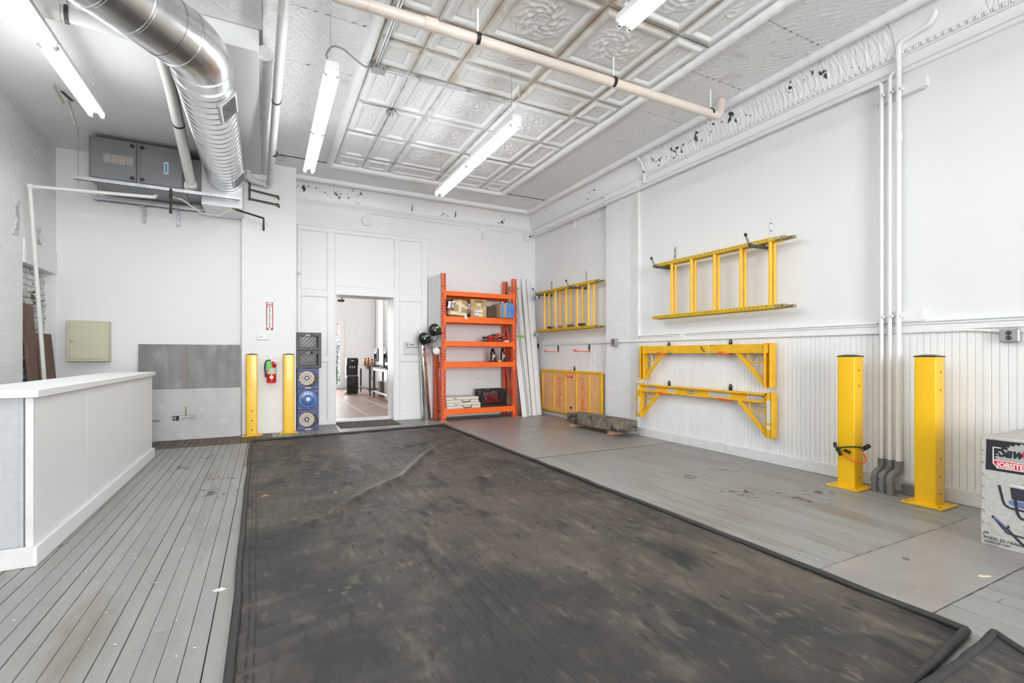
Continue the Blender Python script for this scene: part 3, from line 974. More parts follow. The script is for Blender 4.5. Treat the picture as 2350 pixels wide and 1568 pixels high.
# ---- fluorescent fixtures
def fixture(x, y0, y1, z, label, ztop, slack=0.0):
    t = thing('fluorescent_light', label, 'light', (x, (y0 + y1) / 2, z), 'hanging fluorescent lights')
    ch = MB()
    ch.prism([(-0.055, 0.0), (-0.045, 0.055), (0.045, 0.055), (0.055, 0.0)], lambda u, w, q: (x + u, q, z + 0.035 + w), y0, y1)
    ch.build('channel', white_pl, t, smooth=False)
    ym = (y0 + y1) / 2
    for a, b in ((y0 + 0.04, ym - 0.02), (ym + 0.02, y1 - 0.04)):
        for s in (-1, 1):
            tb = MB().cyl((x + s * 0.045, a, z), (x + s * 0.045, b, z), 0.0185, 8).build('tube', tube_emit, t)
            for e in (a - 0.001, b + 0.001):
                MB().cyl((x + s * 0.045, e - 0.011, z), (x + s * 0.045, e + 0.011, z), 0.019, 12).build('end_cap', steel, tb)
        for e in (a - 0.016, b + 0.016):
            for s in (-1, 1):
                MB().box(x + s * 0.045 - 0.014, x + s * 0.045 + 0.014, e - 0.006, e + 0.006, z - 0.02, z + 0.04, 0.003).build('socket', white_pl, t, smooth=False)
    for yy_ in (y0 + 0.12, y1 - 0.12):
        MB().tube([(x - 0.045, yy_, z + 0.09), (x, yy_, z + 0.24), (x + 0.045, yy_, z + 0.09)], 0.0022, 6).tube([(x, yy_, z + 0.24), (x, yy_, ztop)], 0.0028, 6).build('hanger_wire', steel, t)
    return t
fixture(0.49, 4.17, 6.61, 3.52, 'fluorescent light hanging beside the long white drain pipe', 4.1)
fixture(2.23, 4.22, 6.66, 3.5, 'fluorescent light under the rosette panels, its wire meeting the conduit end', 4.1)
fixture(2.24, 0.25, 2.66, 3.5, 'fluorescent light on the street side of the cream pipe', 4.1)
fixture(-1.44, 3.53, 5.96, 3.5, 'fluorescent light over the counter beside the torn ceiling strip', ZS)
fixture(0.49, 0.2, 2.62, 3.5, 'unseen fluorescent light added near the street door, in line with the drain pipe', 4.1)  # out-of-view fixture added to light the counter face
fixture(-1.44, 0.2, 2.62, 3.5, 'unseen fluorescent light added near the street door, in line with the counter', 4.1)  # out-of-view fixture added for light on the near left side

# ================================================================ TARPS
tarp_m = M('dusty_dark_tarp', (0.086, 0.071, 0.06), 0.55, var=0.35, vs=4.0, stretch=(1.5, 0.6, 1), bump=0.3, bs=60, spec=0.3,
           spots=(((0.04, 0.041, 0.04), 0.55, 0.46, 0.16, (1, 1, 1)), ((0.115, 0.09, 0.072), 0.9, 0.5, 0.16, (1, 1, 1)), ((0.075, 0.074, 0.055), 1.7, 0.55, 0.16, (1, 1, 1)),
                  ((0.15, 0.12, 0.095), 4.0, 0.57, 0.1), ((0.14, 0.115, 0.09), 14.0, 0.58, 0.07), ((0.034, 0.033, 0.031), 11.0, 0.6, 0.06), ((0.03, 0.03, 0.03), 2.6, 0.57, 0.09), ((0.2, 0.17, 0.13), 13.0, 0.68, 0.1, (3.0, 0.5, 1)), ((0.3, 0.28, 0.25), 60, 0.76, 0.03)))
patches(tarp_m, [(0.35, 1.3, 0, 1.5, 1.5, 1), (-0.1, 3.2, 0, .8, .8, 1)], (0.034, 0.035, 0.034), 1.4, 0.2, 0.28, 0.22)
def joint_lines(m, pitch, x0, col):
    """grime pressed into the sheet along the joints of the boards below it"""
    nt = m.node_tree
    N, L = nt.nodes, nt.links
    b = N['Principled BSDF']
    src = b.inputs['Base Color'].links[0].from_socket
    geo = N.new('ShaderNodeNewGeometry')
    sep = N.new('ShaderNodeSeparateXYZ')
    L.new(geo.outputs['Position'], sep.inputs[0])
    def op(o, a, v):
        n_ = N.new('ShaderNodeMath'); n_.operation = o
        if hasattr(a, 'links'): L.new(a, n_.inputs[0])
        else: n_.inputs[0].default_value = a
        if hasattr(v, 'links'): L.new(v, n_.inputs[1])
        elif v is not None: n_.inputs[1].default_value = v
        return n_.outputs[0]
    nz = N.new('ShaderNodeTexNoise'); nz.inputs['Scale'].default_value = 1.6; nz.inputs['Detail'].default_value = 5
    L.new(geo.outputs['Position'], nz.inputs['Vector'])
    f = op('FRACT', op('DIVIDE', op('SUBTRACT', sep.outputs['X'], x0), pitch), None)
    d = op('ABSOLUTE', op('SUBTRACT', f, 0.5), None)
    mr = N.new('ShaderNodeMapRange'); mr.inputs['From Min'].default_value, mr.inputs['From Max'].default_value = 0.43, 0.49
    L.new(d, mr.inputs['Value'])
    m2 = N.new('ShaderNodeMapRange'); m2.inputs['From Min'].default_value, m2.inputs['From Max'].default_value, m2.inputs['To Max'].default_value = 0.46, 0.62, 0.8
    L.new(nz.outputs['Fac'], m2.inputs['Value'])
    mix = N.new('ShaderNodeMix'); mix.data_type = 'RGBA'
    L.new(op('MULTIPLY', mr.outputs['Result'], m2.outputs['Result']), mix.inputs['Factor']); L.new(src, mix.inputs['A']); mix.inputs['B'].default_value = (*col, 1)
    L.new(mix.outputs['Result'], b.inputs['Base Color'])
joint_lines(tarp_m, PW, XL, (0.03, 0.027, 0.024))  # darkens the tarp colour in broken lines over the board joints
hem_m = M('black_tarp_hem', (0.03, 0.029, 0.028), 0.55, var=0.2, vs=8, bump=0.3, bs=50)
def seg_d(px, py, pl):
    best, par, sd = 9.0, 0.0, 1
    for i in range(len(pl) - 1):
        ax, ay, bx, by = *pl[i], *pl[i + 1]
        dx, dy = bx - ax, by - ay
        t = max(0, min(1, ((px - ax) * dx + (py - ay) * dy) / (dx * dx + dy * dy)))
        d = math.hypot(px - ax - dx * t, py - ay - dy * t)
        if d < best:
            best, par = d, (i + t) / (len(pl) - 1)
            sd = 1 if dx * (py - ay) - dy * (px - ax) > 0 else -1
    return best, par, sd
CREASE = [([(0.093, 3.319), (0.404, 3.71), (0.801, 4.22), (1.188, 4.587), (1.673, 5.457), (2.03, 6.025)], 0.038, 0.045),
          ([(-0.082, 4.201), (0.357, 4.235), (0.785, 4.294)], 0.016, 0.045), ([(1.003, 4.289), (1.718, 4.253), (2.559, 4.349)], 0.013, 0.035),
          ([(-0.1, 3.35), (0.093, 3.319)], 0.02, 0.05), ([(-0.06, 3.6), (0.3, 3.62)], 0.01, 0.05), ([(-0.084, 3.086), (0.30, 3.13)], 0.012, 0.05),
          ([(-0.088, 2.579), (0.139, 2.3), (0.4, 2.14)], 0.016, 0.06), ([(0.866, 3.644), (0.53, 3.213), (0.333, 2.884)], 0.006, 0.03),
          ([(1.654, 1.297), (2.088, 2.044), (2.522, 2.872)], 0.012, 0.06), ([(2.168, 1.334), (2.536, 1.813)], 0.010, 0.06),
          ([(2.0, 6.0), (2.45, 6.35)], 0.014, 0.06), ([(1.5, 5.0), (2.3, 5.25)], 0.006, 0.05), ([(0.1, 5.2), (1.4, 5.35)], 0.005, 0.05), ([(0.2, 6.0), (1.8, 6.2)], 0.005, 0.06)]
rq = random.Random(31)
yq = 1.3
while yq < 7.3:
    CREASE.append(([(-0.12, yq), (0.15 + rq.uniform(0, .2), yq + rq.uniform(-.03, .08)), (0.3 + rq.uniform(.05, .6), yq + rq.uniform(-.05, .25))], rq.uniform(.008, .018), rq.uniform(.018, .032)))
    yq += rq.uniform(.12, .3)
for k_ in range(9):
    yq = 5.6 + k_ * .22
    CREASE.append(([(2.65, yq), (2.3, yq + rq.uniform(-.1, .05)), (1.9 - rq.uniform(0, .5), yq - rq.uniform(.0, .2))], rq.uniform(.005, .011), rq.uniform(.016, .028)))
for k_ in range(8):
    xq = .3 + k_ * .3
    CREASE.append(([(xq, 5.3 + rq.uniform(0, 1.6)), (xq + rq.uniform(.4, .9), 5.5 + rq.uniform(0, 1.6))], rq.uniform(.003, .006), .02))
for k_ in range(10):
    xq, yq = rq.uniform(.4, 2.4), rq.uniform(1.2, 4.0)
    CREASE.append(([(xq, yq), (xq + rq.uniform(-.3, .3), yq + rq.uniform(.3, .7))], rq.uniform(.002, .005), .022))
def tarp_z(x, y):
    z = 0.008
    for pl, hgt, wd in CREASE:
        if min(p[0] for p in pl) - .3 < x < max(p[0] for p in pl) + .3 and min(p[1] for p in pl) - .3 < y < max(p[1] for p in pl) + .3:
            d, t, sd = seg_d(x, y, pl)
            z += hgt * math.exp(-(d / (wd * (1.5 if sd > 0 else 0.42))) ** 1.5) * min(1.0, 4 * t + .3, 4 * (1 - t) + .2)
    z += 0.004 * noise.noise((x * 1.3, y * 1.3, 0)) + 0.003 * noise.noise((x * 4, y * 2.2, 5))
    el = max(0, 1 - (x + 0.15) / 0.75)
    if el > 0:
        z += 0.008 * el * noise.noise((x * 1.6 + y * 0.8, y * 9, 2)) + 0.002 * el * noise.noise((x * 3, y * 22, 7))
    er = max(0, 1 - (2.66 - x) / 0.8)
    if er > 0:
        z += 0.006 * er * noise.noise((x * 1.4 - y, y * 7, 4))
    eb = max(0, 1 - (7.6 - y) / 1.1)
    if eb > 0:
        z += 0.007 * eb * noise.noise((x * 8 + y * 2, y * 2.2, 9))
    g = abs(((x - XL) / PW) % 1 - 0.0)
    g = min(g, 1 - g)
    z -= 0.004 * math.exp(-(g / 0.1) ** 2) * max(0, 0.25 + 0.9 * noise.noise((x * 1.5, y * 1.2, 11)))
    return max(z, 0.003)
tp = thing('floor_tarp', 'large dusty dark brown tarp spread over the middle of the floor', 'tarp', (1.25, 4, 0))
def tarp_xy(u, v):
    xl = -0.10 - 0.075 * v + 0.012 * noise.noise((0, v * 9, 1))
    xr = 2.672 + 0.012 * noise.noise((5, v * 7, 1))
    yn = 0.66 + 0.275 * u
    yf = 7.475 + 0.205 * u
    return xl + (xr - xl) * u, yn + (yf - yn) * v
def tp_fn(u, v):
    x, y_ = tarp_xy(u, v)
    return (x, y_, tarp_z(x, y_))
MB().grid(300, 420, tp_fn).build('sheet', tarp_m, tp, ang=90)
for nm, path in (('hem', [tarp_xy(0, i / 80) for i in range(81)]), ('hem', [tarp_xy(1, i / 80) for i in range(81)]), ('hem', [tarp_xy(i / 50, 1) for i in range(51)]), ('hem', [tarp_xy(i / 50, 0) for i in range(51)])):
    pts = [(x, y_, 0.017 + 0.005 * noise.noise((x * 5, y_ * 5, 3))) for x, y_ in path]
    MB().tube(pts, 0.018, 10).build('hem', hem_m, tp)
for u in (0.018, 0.028):
    MB().tube([(*tarp_xy(u, i / 120), tarp_z(*tarp_xy(u, i / 120)) + 0.001) for i in range(121)], 0.0025, 6).build('stitched_seam', hem_m, tp)
t2p = thing('floor_tarp', 'second dusty tarp with its folded corner toward the first', 'tarp', (3.0, 0.0, 0))
def tarp2(u, v):
    x = 1.2 + 1.46 * u - 0.95 * (1 - v) * 0.8 * u
    y_ = -1.0 + (1.838 + 0.004 * u) * v
    z = 0.012 + 0.004 * noise.noise((x * 3, y_ * 3, 2)) + 0.014 * math.exp(-((1 - v) / 0.03) ** 2) + 0.02 * math.exp(-((1 - u) / 0.05) ** 2) + 0.012 * math.exp(-((1 - v) * 6 - (1 - u) * 3) ** 2) * (u > .8)
    return (x, y_, z)
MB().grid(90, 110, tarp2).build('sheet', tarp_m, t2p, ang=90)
MB().tube([tarp2(i / 40, 1) for i in range(41)], 0.016, 10).build('hem', hem_m, t2p)
MB().tube([tarp2(1, i / 40) for i in range(41)], 0.016, 10).build('hem', hem_m, t2p)

# ================================================================ COUNTER
cn = thing('reception_counter', 'white panelled reception counter with a grey textured front', 'counter', (-1.6, 5.2, 0))
CX, CY, CYE = -1.17, 3.665, 6.88
for a, b in ((CY + 0.03, 4.58), (4.58, 5.83), (5.83, CYE)):
    MB().box(CX - 0.14, CX, a + 0.001, b - 0.001, 0.0, 0.955, 0.0015).build('side_panel', white_trim, cn, smooth=False)
MB().box(-2.415, CX - 0.045, CY + 0.012, CY + 0.13, 0.0, 0.955, 0.002).build('front_panel', counter_grey, cn, smooth=False)
MB().box(CX - 0.035, CX + 0.0, CY, CY + 0.032, 0.0, 0.955, 0.003).build('corner_post', scuffed, cn, smooth=False)
MB().box(CX - 0.062, CX - 0.044, CY + 0.004, CY + 0.02, 0.1, 0.955, 0.002).build('panel_edging', counter_grey, cn, smooth=False)
MB().box(CX - 0.40, CX + 0.03, CY - 0.03, CYE + 0.03, 0.957, 1.0, 0.003).build('worktop', white_trim, cn, smooth=False)
MB().box(-2.42, CX - 0.405, CY - 0.03, CY + 0.4, 0.957, 1.0, 0.003).build('worktop', scuffed, cn, smooth=False)
MB().box(CX - 0.001, CX + 0.02, CY - 0.02, CYE + 0.04, 0, 0.11, 0.004).build('baseboard', white_trim, cn, smooth=False)
MB().box(-2.42, CX + 0.0, CY - 0.02, CY - 0.001, 0, 0.115, 0.004).build('baseboard', scuffed, cn, smooth=False)

# ================================================================ LEFT BAY THINGS
t = thing('key_cabinet', 'beige metal key cabinet on the white wall', 'cabinet', (-2.08, 8.15, 1.11))
MB().box(-2.285, -1.86, 8.14, 8.3, 1.11, 1.645, 0.004).build('body', beige, t, smooth=False)
d = MB().box(-2.255, -1.885, 8.132, 8.142, 1.14, 1.62, 0.003).build('door', beige, t, smooth=False)
MB().cyl((-2.232, 8.134, 1.375), (-2.232, 8.122, 1.375), 0.011, 14).box(-2.235, -2.205, 8.118, 8.124, 1.370, 1.378, 0.001).build('lock', steel, d)

def lean_sheet(name, x0, x1, yb, yt, z1, th, m, label):
    t = thing(name, label, 'metal sheet', ((x0 + x1) / 2, yb, 0), 'metal sheets behind the counter')
    a = V((0, yt - yb, z1)) / 2
    nn = V((0, -a.z, a.y)).normalized() * th / 2
    MB().obox(((x0 + x1) / 2, (yb + yt) / 2, z1 / 2), ((x1 - x0) / 2, 0, 0), nn, a, 0.001).build('sheet', m, t, smooth=False)
    return t, nn
t, nn = lean_sheet('metal_sheet', -1.56, -0.335, 8.20, 8.272, 1.345, 0.006, sheet_dk, 'tall dull grey metal sheet with a rust line, leaning on the wall')
MB().obox((-1.0, 8.2 + 0.036 - 0.0045, 0.68), (0.004, 0, 0), nn * 0.2, (0, 0.036, 0.66)).build('rust_line', rust, t, smooth=False)
t, nn = lean_sheet('metal_sheet', -1.60, -0.318, 8.12, 8.17, 0.715, 0.008, sheet_lt, 'lower pale metal sheet with printed stamps, leaning on a taller sheet')
for x0, x1, z0, z1 in ((-1.155, -1.12, 0.275, 0.30), (-1.155, -1.12, 0.315, 0.335), (-1.115, -1.075, 0.27, 0.34)):
    MB().box(x0, x1, 8.1345, 8.14, z0, z1).build('stamp', ink, t, smooth=False)
for x0, x1, z0, z1 in ((-1.06, -0.87, 0.265, 0.269), (-1.06, -0.87, 0.34, 0.344), (-0.873, -0.87, 0.265, 0.344), (-0.81, -0.808, 0.27, 0.34)):
    MB().box(x0, x1, 8.1345, 8.14, z0, z1).build('stamp_frame', grey_ink, t, smooth=False)
for k_, x in enumerate((-1.04, -1.015, -0.985, -0.955, -0.93, -0.905)):
    MB().box(x, x + 0.012, 8.1345, 8.14, 0.288, 0.288 + 0.02 + 0.006 * (k_ % 2)).build('stamp_letter', grey_ink, t, smooth=False)
MB().box(-1.42, -1.30, 8.1325, 8.138, 0.27, 0.295).build('stamp', grey_ink, t, smooth=False)
MB().box(-1.005, -0.99, 8.139, 8.146, 0.335, 0.46).build('rust_line', rust, t, smooth=False)

def bollard(x, y_, label, group, pw=0.145, h=1.18, plate=(0.27, 0.27), face='x', clean=True):
    t = thing('bollard', label, 'bollard', (x, y_, 0), group)
    MB().box(x - plate[0] / 2, x + plate[0] / 2, y_ - plate[1] / 2, y_ + plate[1] / 2, 0, 0.016, 0.003).build('base_plate', yellow, t, smooth=False)
    r = 0.012
    a = pw / 2
    pts = []
    for cx_, cy_, st in ((1, 1, 0), (-1, 1, 90), (-1, -1, 180), (1, -1, 270)):
        for k_ in range(5):
            an = R(st + k_ * 22.5)
            pts.append((cx_ * (a - r) + r * cos(an), cy_ * (a - r) + r * sin(an)))
    MB().prism(pts, lambda u, w, q: (x + u, y_ + w, q), 0.016, h).build('post', yellow, t, ang=30)
    cp = MB()
    cp.add([(x - a - .003, y_ - a - .003, h), (x + a + .003, y_ - a - .003, h), (x + a + .003, y_ + a + .003, h), (x - a - .003, y_ + a + .003, h),
            (x - a - .003, y_ - a - .003, h + .008), (x + a + .003, y_ - a - .003, h + .008), (x + a + .003, y_ + a + .003, h + .008), (x - a - .003, y_ + a + .003, h + .008),
            (x - a * .4, y_ - a * .4, h + .02), (x + a * .4, y_ - a * .4, h + .02), (x + a * .4, y_ + a * .4, h + .02), (x - a * .4, y_ + a * .4, h + .02)],
           [(0, 1, 5, 4), (1, 2, 6, 5), (2, 3, 7, 6), (3, 0, 4, 7), (4, 5, 9, 8), (5, 6, 10, 9), (6, 7, 11, 10), (7, 4, 8, 11), (8, 9, 10, 11), (3, 2, 1, 0)])
    cp.build('cap', black, t, smooth=False)
    for sx in (-1, 1):
        for sy in (-1, 1):
            bx, by = x + sx * (plate[0] / 2 - 0.035), y_ + sy * (plate[1] / 2 - 0.03)
            MB().cyl((bx, by, 0.0155), (bx, by, 0.0168), 0.010, 12).build('bolt_hole', black, t)
    hs = (0.10, 0.235, 0.375, 0.92, 1.06)
    for z in hs:
        if face == 'x':
            MB().cyl((x - a - 0.003, y_, z), (x - a + 0.002, y_, z), 0.013, 14).build('plug', yellow, t)
            MB().cyl((x, y_ - a - 0.0012, z), (x, y_ - a + 0.002, z), 0.008, 10).build('bolt_hole', black, t)
        else:
            mm = black if (clean and z < 0.5) else yellow
            MB().cyl((x, y_ - a - 0.002, z + 0.0), (x, y_ - a + 0.002, z), 0.010, 12).build('bolt_hole' if mm is black else 'plug', mm, t)
    return t
GB = 'yellow steel bollards'
bollard(-0.172, 8.045, 'yellow bollard with open bolt holes beside the leaning metal sheets', GB, 0.14, 1.195, (0.27, 0.14), 'y')
bollard(0.322, 8.085, 'yellow bollard between the fire extinguisher and the stacked boxes', GB, 0.145, 1.195, (0.25, 0.14), 'y', False)
bollard(4.735, 1.885, 'yellow bollard with bare post next to the large carton', GB)
bollard(4.722, 2.462, 'yellow bollard with an extension cord wrapped round its foot', GB)

# extension cord on the bollard
t = thing('extension_cord', 'orange and black extension cord wound round a bollard foot', 'cord', (4.72, 2.46, 0.33))
ax, ay = 4.722, 2.462
loop = []
for i in range(41):
    an = R(200 + i * 9)
    rx = 0.105
    loop.append((ax + rx * cos(an), ay + rx * sin(an), 0.335 + 0.035 * cos(an - R(200)) - 0.02 * sin(an)))
MB().tube(loop, 0.006, 8).build('black_loop', black, t)
loop = [(ax + 0.112 * cos(R(185 + i * 6)), ay + 0.112 * sin(R(185 + i * 6)), 0.30 - 0.06 * sin(pi * i / 24)) for i in range(25)]
MB().tube(loop, 0.007, 8).build('orange_cable', M('orange_cord', (0.95, 0.2, 0.02), 0.4), t)
MB().bar((ax - 0.105, ay + 0.06, 0.36), (ax - 0.108, ay + 0.02, 0.29), 0.022, 0.028, (1, 0, 0), 0.005).build('plug_block', black, t, smooth=False)
MB().bar((ax - 0.106, ay - 0.005, 0.345), (ax - 0.106, ay - 0.055, 0.328), 0.02, 0.026, (0, 0, 1), 0.005).build('plug', black, t, smooth=False)
MB().cyl((ax + 0.01, ay - 0.115, 0.37), (ax + 0.06, ay - 0.12, 0.385), 0.02, 12).build('socket_end', black, t)
MB().cyl((ax - 0.10, ay + 0.078, 0.40), (ax - 0.105, ay + 0.07, 0.355), 0.014, 10).build('socket_end', black, t)

# fire extinguisher
ex, ey = 0.085, 8.10
t = thing('fire_extinguisher', 'red fire extinguisher with a green tag on the white pier', 'fire extinguisher', (ex, ey, 0.77))
b = MB().lathe((ex, ey, 0), (0, 0, 1), [(0.772, 0.05), (0.776, 0.064), (0.79, 0.066), (1.04, 0.066), (1.065, 0.058), (1.085, 0.035), (1.095, 0.02)], 26).build('body', red, t)
MB().lathe((ex, ey, 0), (0, 0, 1), [(0.905, 0.0668), (1.0, 0.0668)], 26).build('label_band', M('silver_label', (0.6, 0.58, 0.52), 0.4, var=0.25, vs=30), b)
MB().cyl((ex, ey - 0.0655, 0.86), (ex, ey - 0.0675, 0.86), 0.026, 18).build('round_sticker', M('pale_sticker', (0.75, 0.76, 0.55), 0.5, var=0.2, vs=90), b)
MB().lathe((ex, ey, 0), (0, 0, 1), [(1.03, 0.0675), (1.045, 0.0675)], 26).build('strap', black, t)
MB().cyl((ex, ey, 1.09), (ex, ey, 1.125), 0.016, 14).build('valve', steel, t)
MB().bar((ex - 0.03, ey, 1.125), (ex + 0.115, ey - 0.01, 1.155), 0.018, 0.008, ch=0.002).build('carry_handle', white_pl, t, smooth=False)
MB().bar((ex - 0.02, ey, 1.12), (ex + 0.11, ey - 0.01, 1.09), 0.018, 0.008, ch=0.002).build('lever', steel, t, smooth=False)
MB().tube(fillet([(ex - 0.01, ey, 1.115), (ex - 0.075, ey - 0.01, 1.11), (ex - 0.09, ey - 0.01, 1.0), (ex - 0.075, ey - 0.02, 0.9)], 0.05), 0.010, 10).build('hose', black, t)
MB().cyl((ex - 0.076, ey - 0.02, 0.915), (ex - 0.07, ey - 0.022, 0.86), 0.015, 12).build('nozzle', black, t)
MB().obox((ex - 0.035, ey - 0.072, 1.04), (0.034, 0, 0.004), (0, 0.0012, 0), (-0.004, -0.006, 0.052)).build('inspection_tag', green, t, smooth=False)
MB().tube([(ex - 0.02, ey, 1.13), (ex - 0.06, ey, 1.19), (ex - 0.03, ey, 1.15)], 0.002, 6).build('pin_wire', steel, t)
MB().box(ex - 0.05, ex + 0.05, 8.155, 8.17, 0.95, 1.06, 0.003).build('wall_bracket', steel, t, smooth=False)

# fire extinguisher sign
t = thing('fire_extinguisher_sign', 'red and white FIRE EXTINGUISHER arrow sign on the white pier', 'sign', (0.06, YP, 1.57))
sx0, sx1, sz0, sz1 = 0.013, 0.11, 1.572, 2.0
sy = YP - 0.004
MB().box(sx0, sx1, sy, YP, sz0, sz1, 0.001).build('panel', white_print, t, smooth=False)
for x0, x1, z0, z1 in ((sx0 + .002, sx1 - .002, sz1 - .01, sz1 - .004), (sx0 + .002, sx1 - .002, sz1 - .082, sz1 - .074), (sx0 + .002, sx0 + .014, sz0 + .06, sz1 - .004), (sx1 - .014, sx1 - .002, sz0 + .06, sz1 - .004)):
    MB().box(x0, x1, sy - .0008, sy, z0, z1).build('red_border', red_print, t, smooth=False)
cxs = (sx0 + sx1) / 2
for sg in (-1, 1):
    MB().prism([(sg * 0.046, 0.0), (sg * 0.046, 0.062), (sg * 0.006, 0.0)], lambda u, w, q: (cxs + u, q, sz0 + 0.002 + w), sy - .0008, sy).build('arrow_corner', red_print, t, smooth=False)
text('lettering', 'FIRE', 0.05, red_print, t, (cxs, sy - 0.001, sz1 - 0.062), (1, 0, 0), (0, 0, 1), 0.0004, 'CENTER', 0.72, bold=0.001)
for i, chh in enumerate('EXTINGUISHER'):
    text('lettering', chh, 0.033, ink, t, (cxs, sy - 0.001, sz1 - 0.115 - i * 0.0255), (1, 0, 0), (0, 0, 1), 0.0004, 'CENTER', 0.95, bold=0.0005)

t = thing('thermostat', 'white wall thermostat below the red arrow sign', 'thermostat', (-0.03, YP, 1.42))
MB().box(-0.108, 0.042, YP - 0.028, YP, 1.42, 1.508, 0.008).build('case', white_pl, t, smooth=False)
MB().box(-0.085, -0.03, YP - 0.0295, YP - 0.027, 1.45, 1.485).build('display', M('grey_display', (0.4, 0.42, 0.4), 0.3), t, smooth=False)
for dx, dz in ((0.0, 0.014), (0.0, -0.014), (-0.016, 0), (0.016, 0)):
    MB().box(0.004 + dx - 0.005, 0.004 + dx + 0.005, YP - 0.03, YP - 0.027, 1.466 + dz - 0.003, 1.466 + dz + 0.003).build('button', conduit, t, smooth=False)

# milk crates
def crate(x0, x1, y0, y1, z0, z1, label, mm, fill=None, group='plastic milk crates'):
    t = thing('milk_crate', label, 'crate', ((x0 + x1) / 2, (y0 + y1) / 2, z0), group)
    rim = MB()
    th = 0.018
    xm_ = (x0 + x1) / 2
    for za, zb in ((z1 - 0.055, z1), (z0, z0 + 0.045)):
        for ya_, yb_ in ((y0, y0 + th), (y1 - th, y1)):
            if za > z0:
                rim.box(x0, xm_ - .05, ya_, yb_, za, zb, 0.003).box(xm_ + .05, x1, ya_, yb_, za, zb, 0.003).box(xm_ - .0505, xm_ + .0505, ya_ + .001, yb_ - .001, zb - .016, zb - .001).box(xm_ - .0505, xm_ + .0505, ya_ + .001, yb_ - .001, za, za + .006)
            else:
                rim.box(x0, x1, ya_, yb_, za, zb, 0.003)
        rim.box(x0, x0 + th, y0 + th, y1 - th, za, zb, 0.003).box(x1 - th, x1, y0 + th, y1 - th, za, zb, 0.003)
    rim.build('rim', mm, t, smooth=False)
    MB().box(x0 + 0.01, x1 - 0.01, y0 + 0.01, y1 - 0.01, z0, z0 + 0.008).build('bottom', mm, t, smooth=False)
    for px, py in ((x0, y0), (x1 - 0.05, y0), (x0, y1 - 0.05), (x1 - 0.05, y1 - 0.05)):
        MB().box(px + .001, px + 0.049, py + .001, py + 0.049, z0 + 0.04, z1 - 0.05, 0.004).build('corner_post', mm, t, smooth=False)
    za, zb = z0 + 0.045, z1 - 0.055
    H = zb - za
    def lattice(a, b, fn):
        mb = MB()
        s_ = a - H
        while s_ < b:
            for up in (0, 1):
                u0, u1 = s_, s_ + H
                lo, hi = max(u0, a), min(u1, b)
                if hi - lo > 0.01:
                    f0, f1 = (lo - u0) / H, (hi - u0) / H
                    w0, w1 = (za + f0 * H, za + f1 * H) if up else (zb - f0 * H, zb - f1 * H)
                    mb.bar(fn(lo, w0), fn(hi, w1), 0.006, 0.006)
            s_ += 0.062
        return mb
    lattice(x0 + 0.05, x1 - 0.05, lambda u, w: (u, y0 + 0.008, w)).build('lattice_side', mm, t, smooth=False)
    lattice(x0 + 0.05, x1 - 0.05, lambda u, w: (u, y1 - 0.008, w)).build('lattice_side', mm, t, smooth=False)
    lattice(y0 + 0.05, y1 - 0.05, lambda u, w: (x0 + 0.008, u, w)).build('lattice_side', mm, t, smooth=False)
    lattice(y0 + 0.05, y1 - 0.05, lambda u, w: (x1 - 0.008, u, w)).build('lattice_side', mm, t, smooth=False)
    return t
crate_m = M('dark_brown_crate_plastic', (0.05, 0.045, 0.042), 0.45, var=0.1)
crate(0.435, 0.80, 8.21, 8.54, 0.985, 1.263, 'dark milk crate resting on the printed boxes', crate_m)
crate(0.435, 0.80, 8.205, 8.54, 1.266, 1.548, 'dark milk crate on top of another milk crate', crate_m)

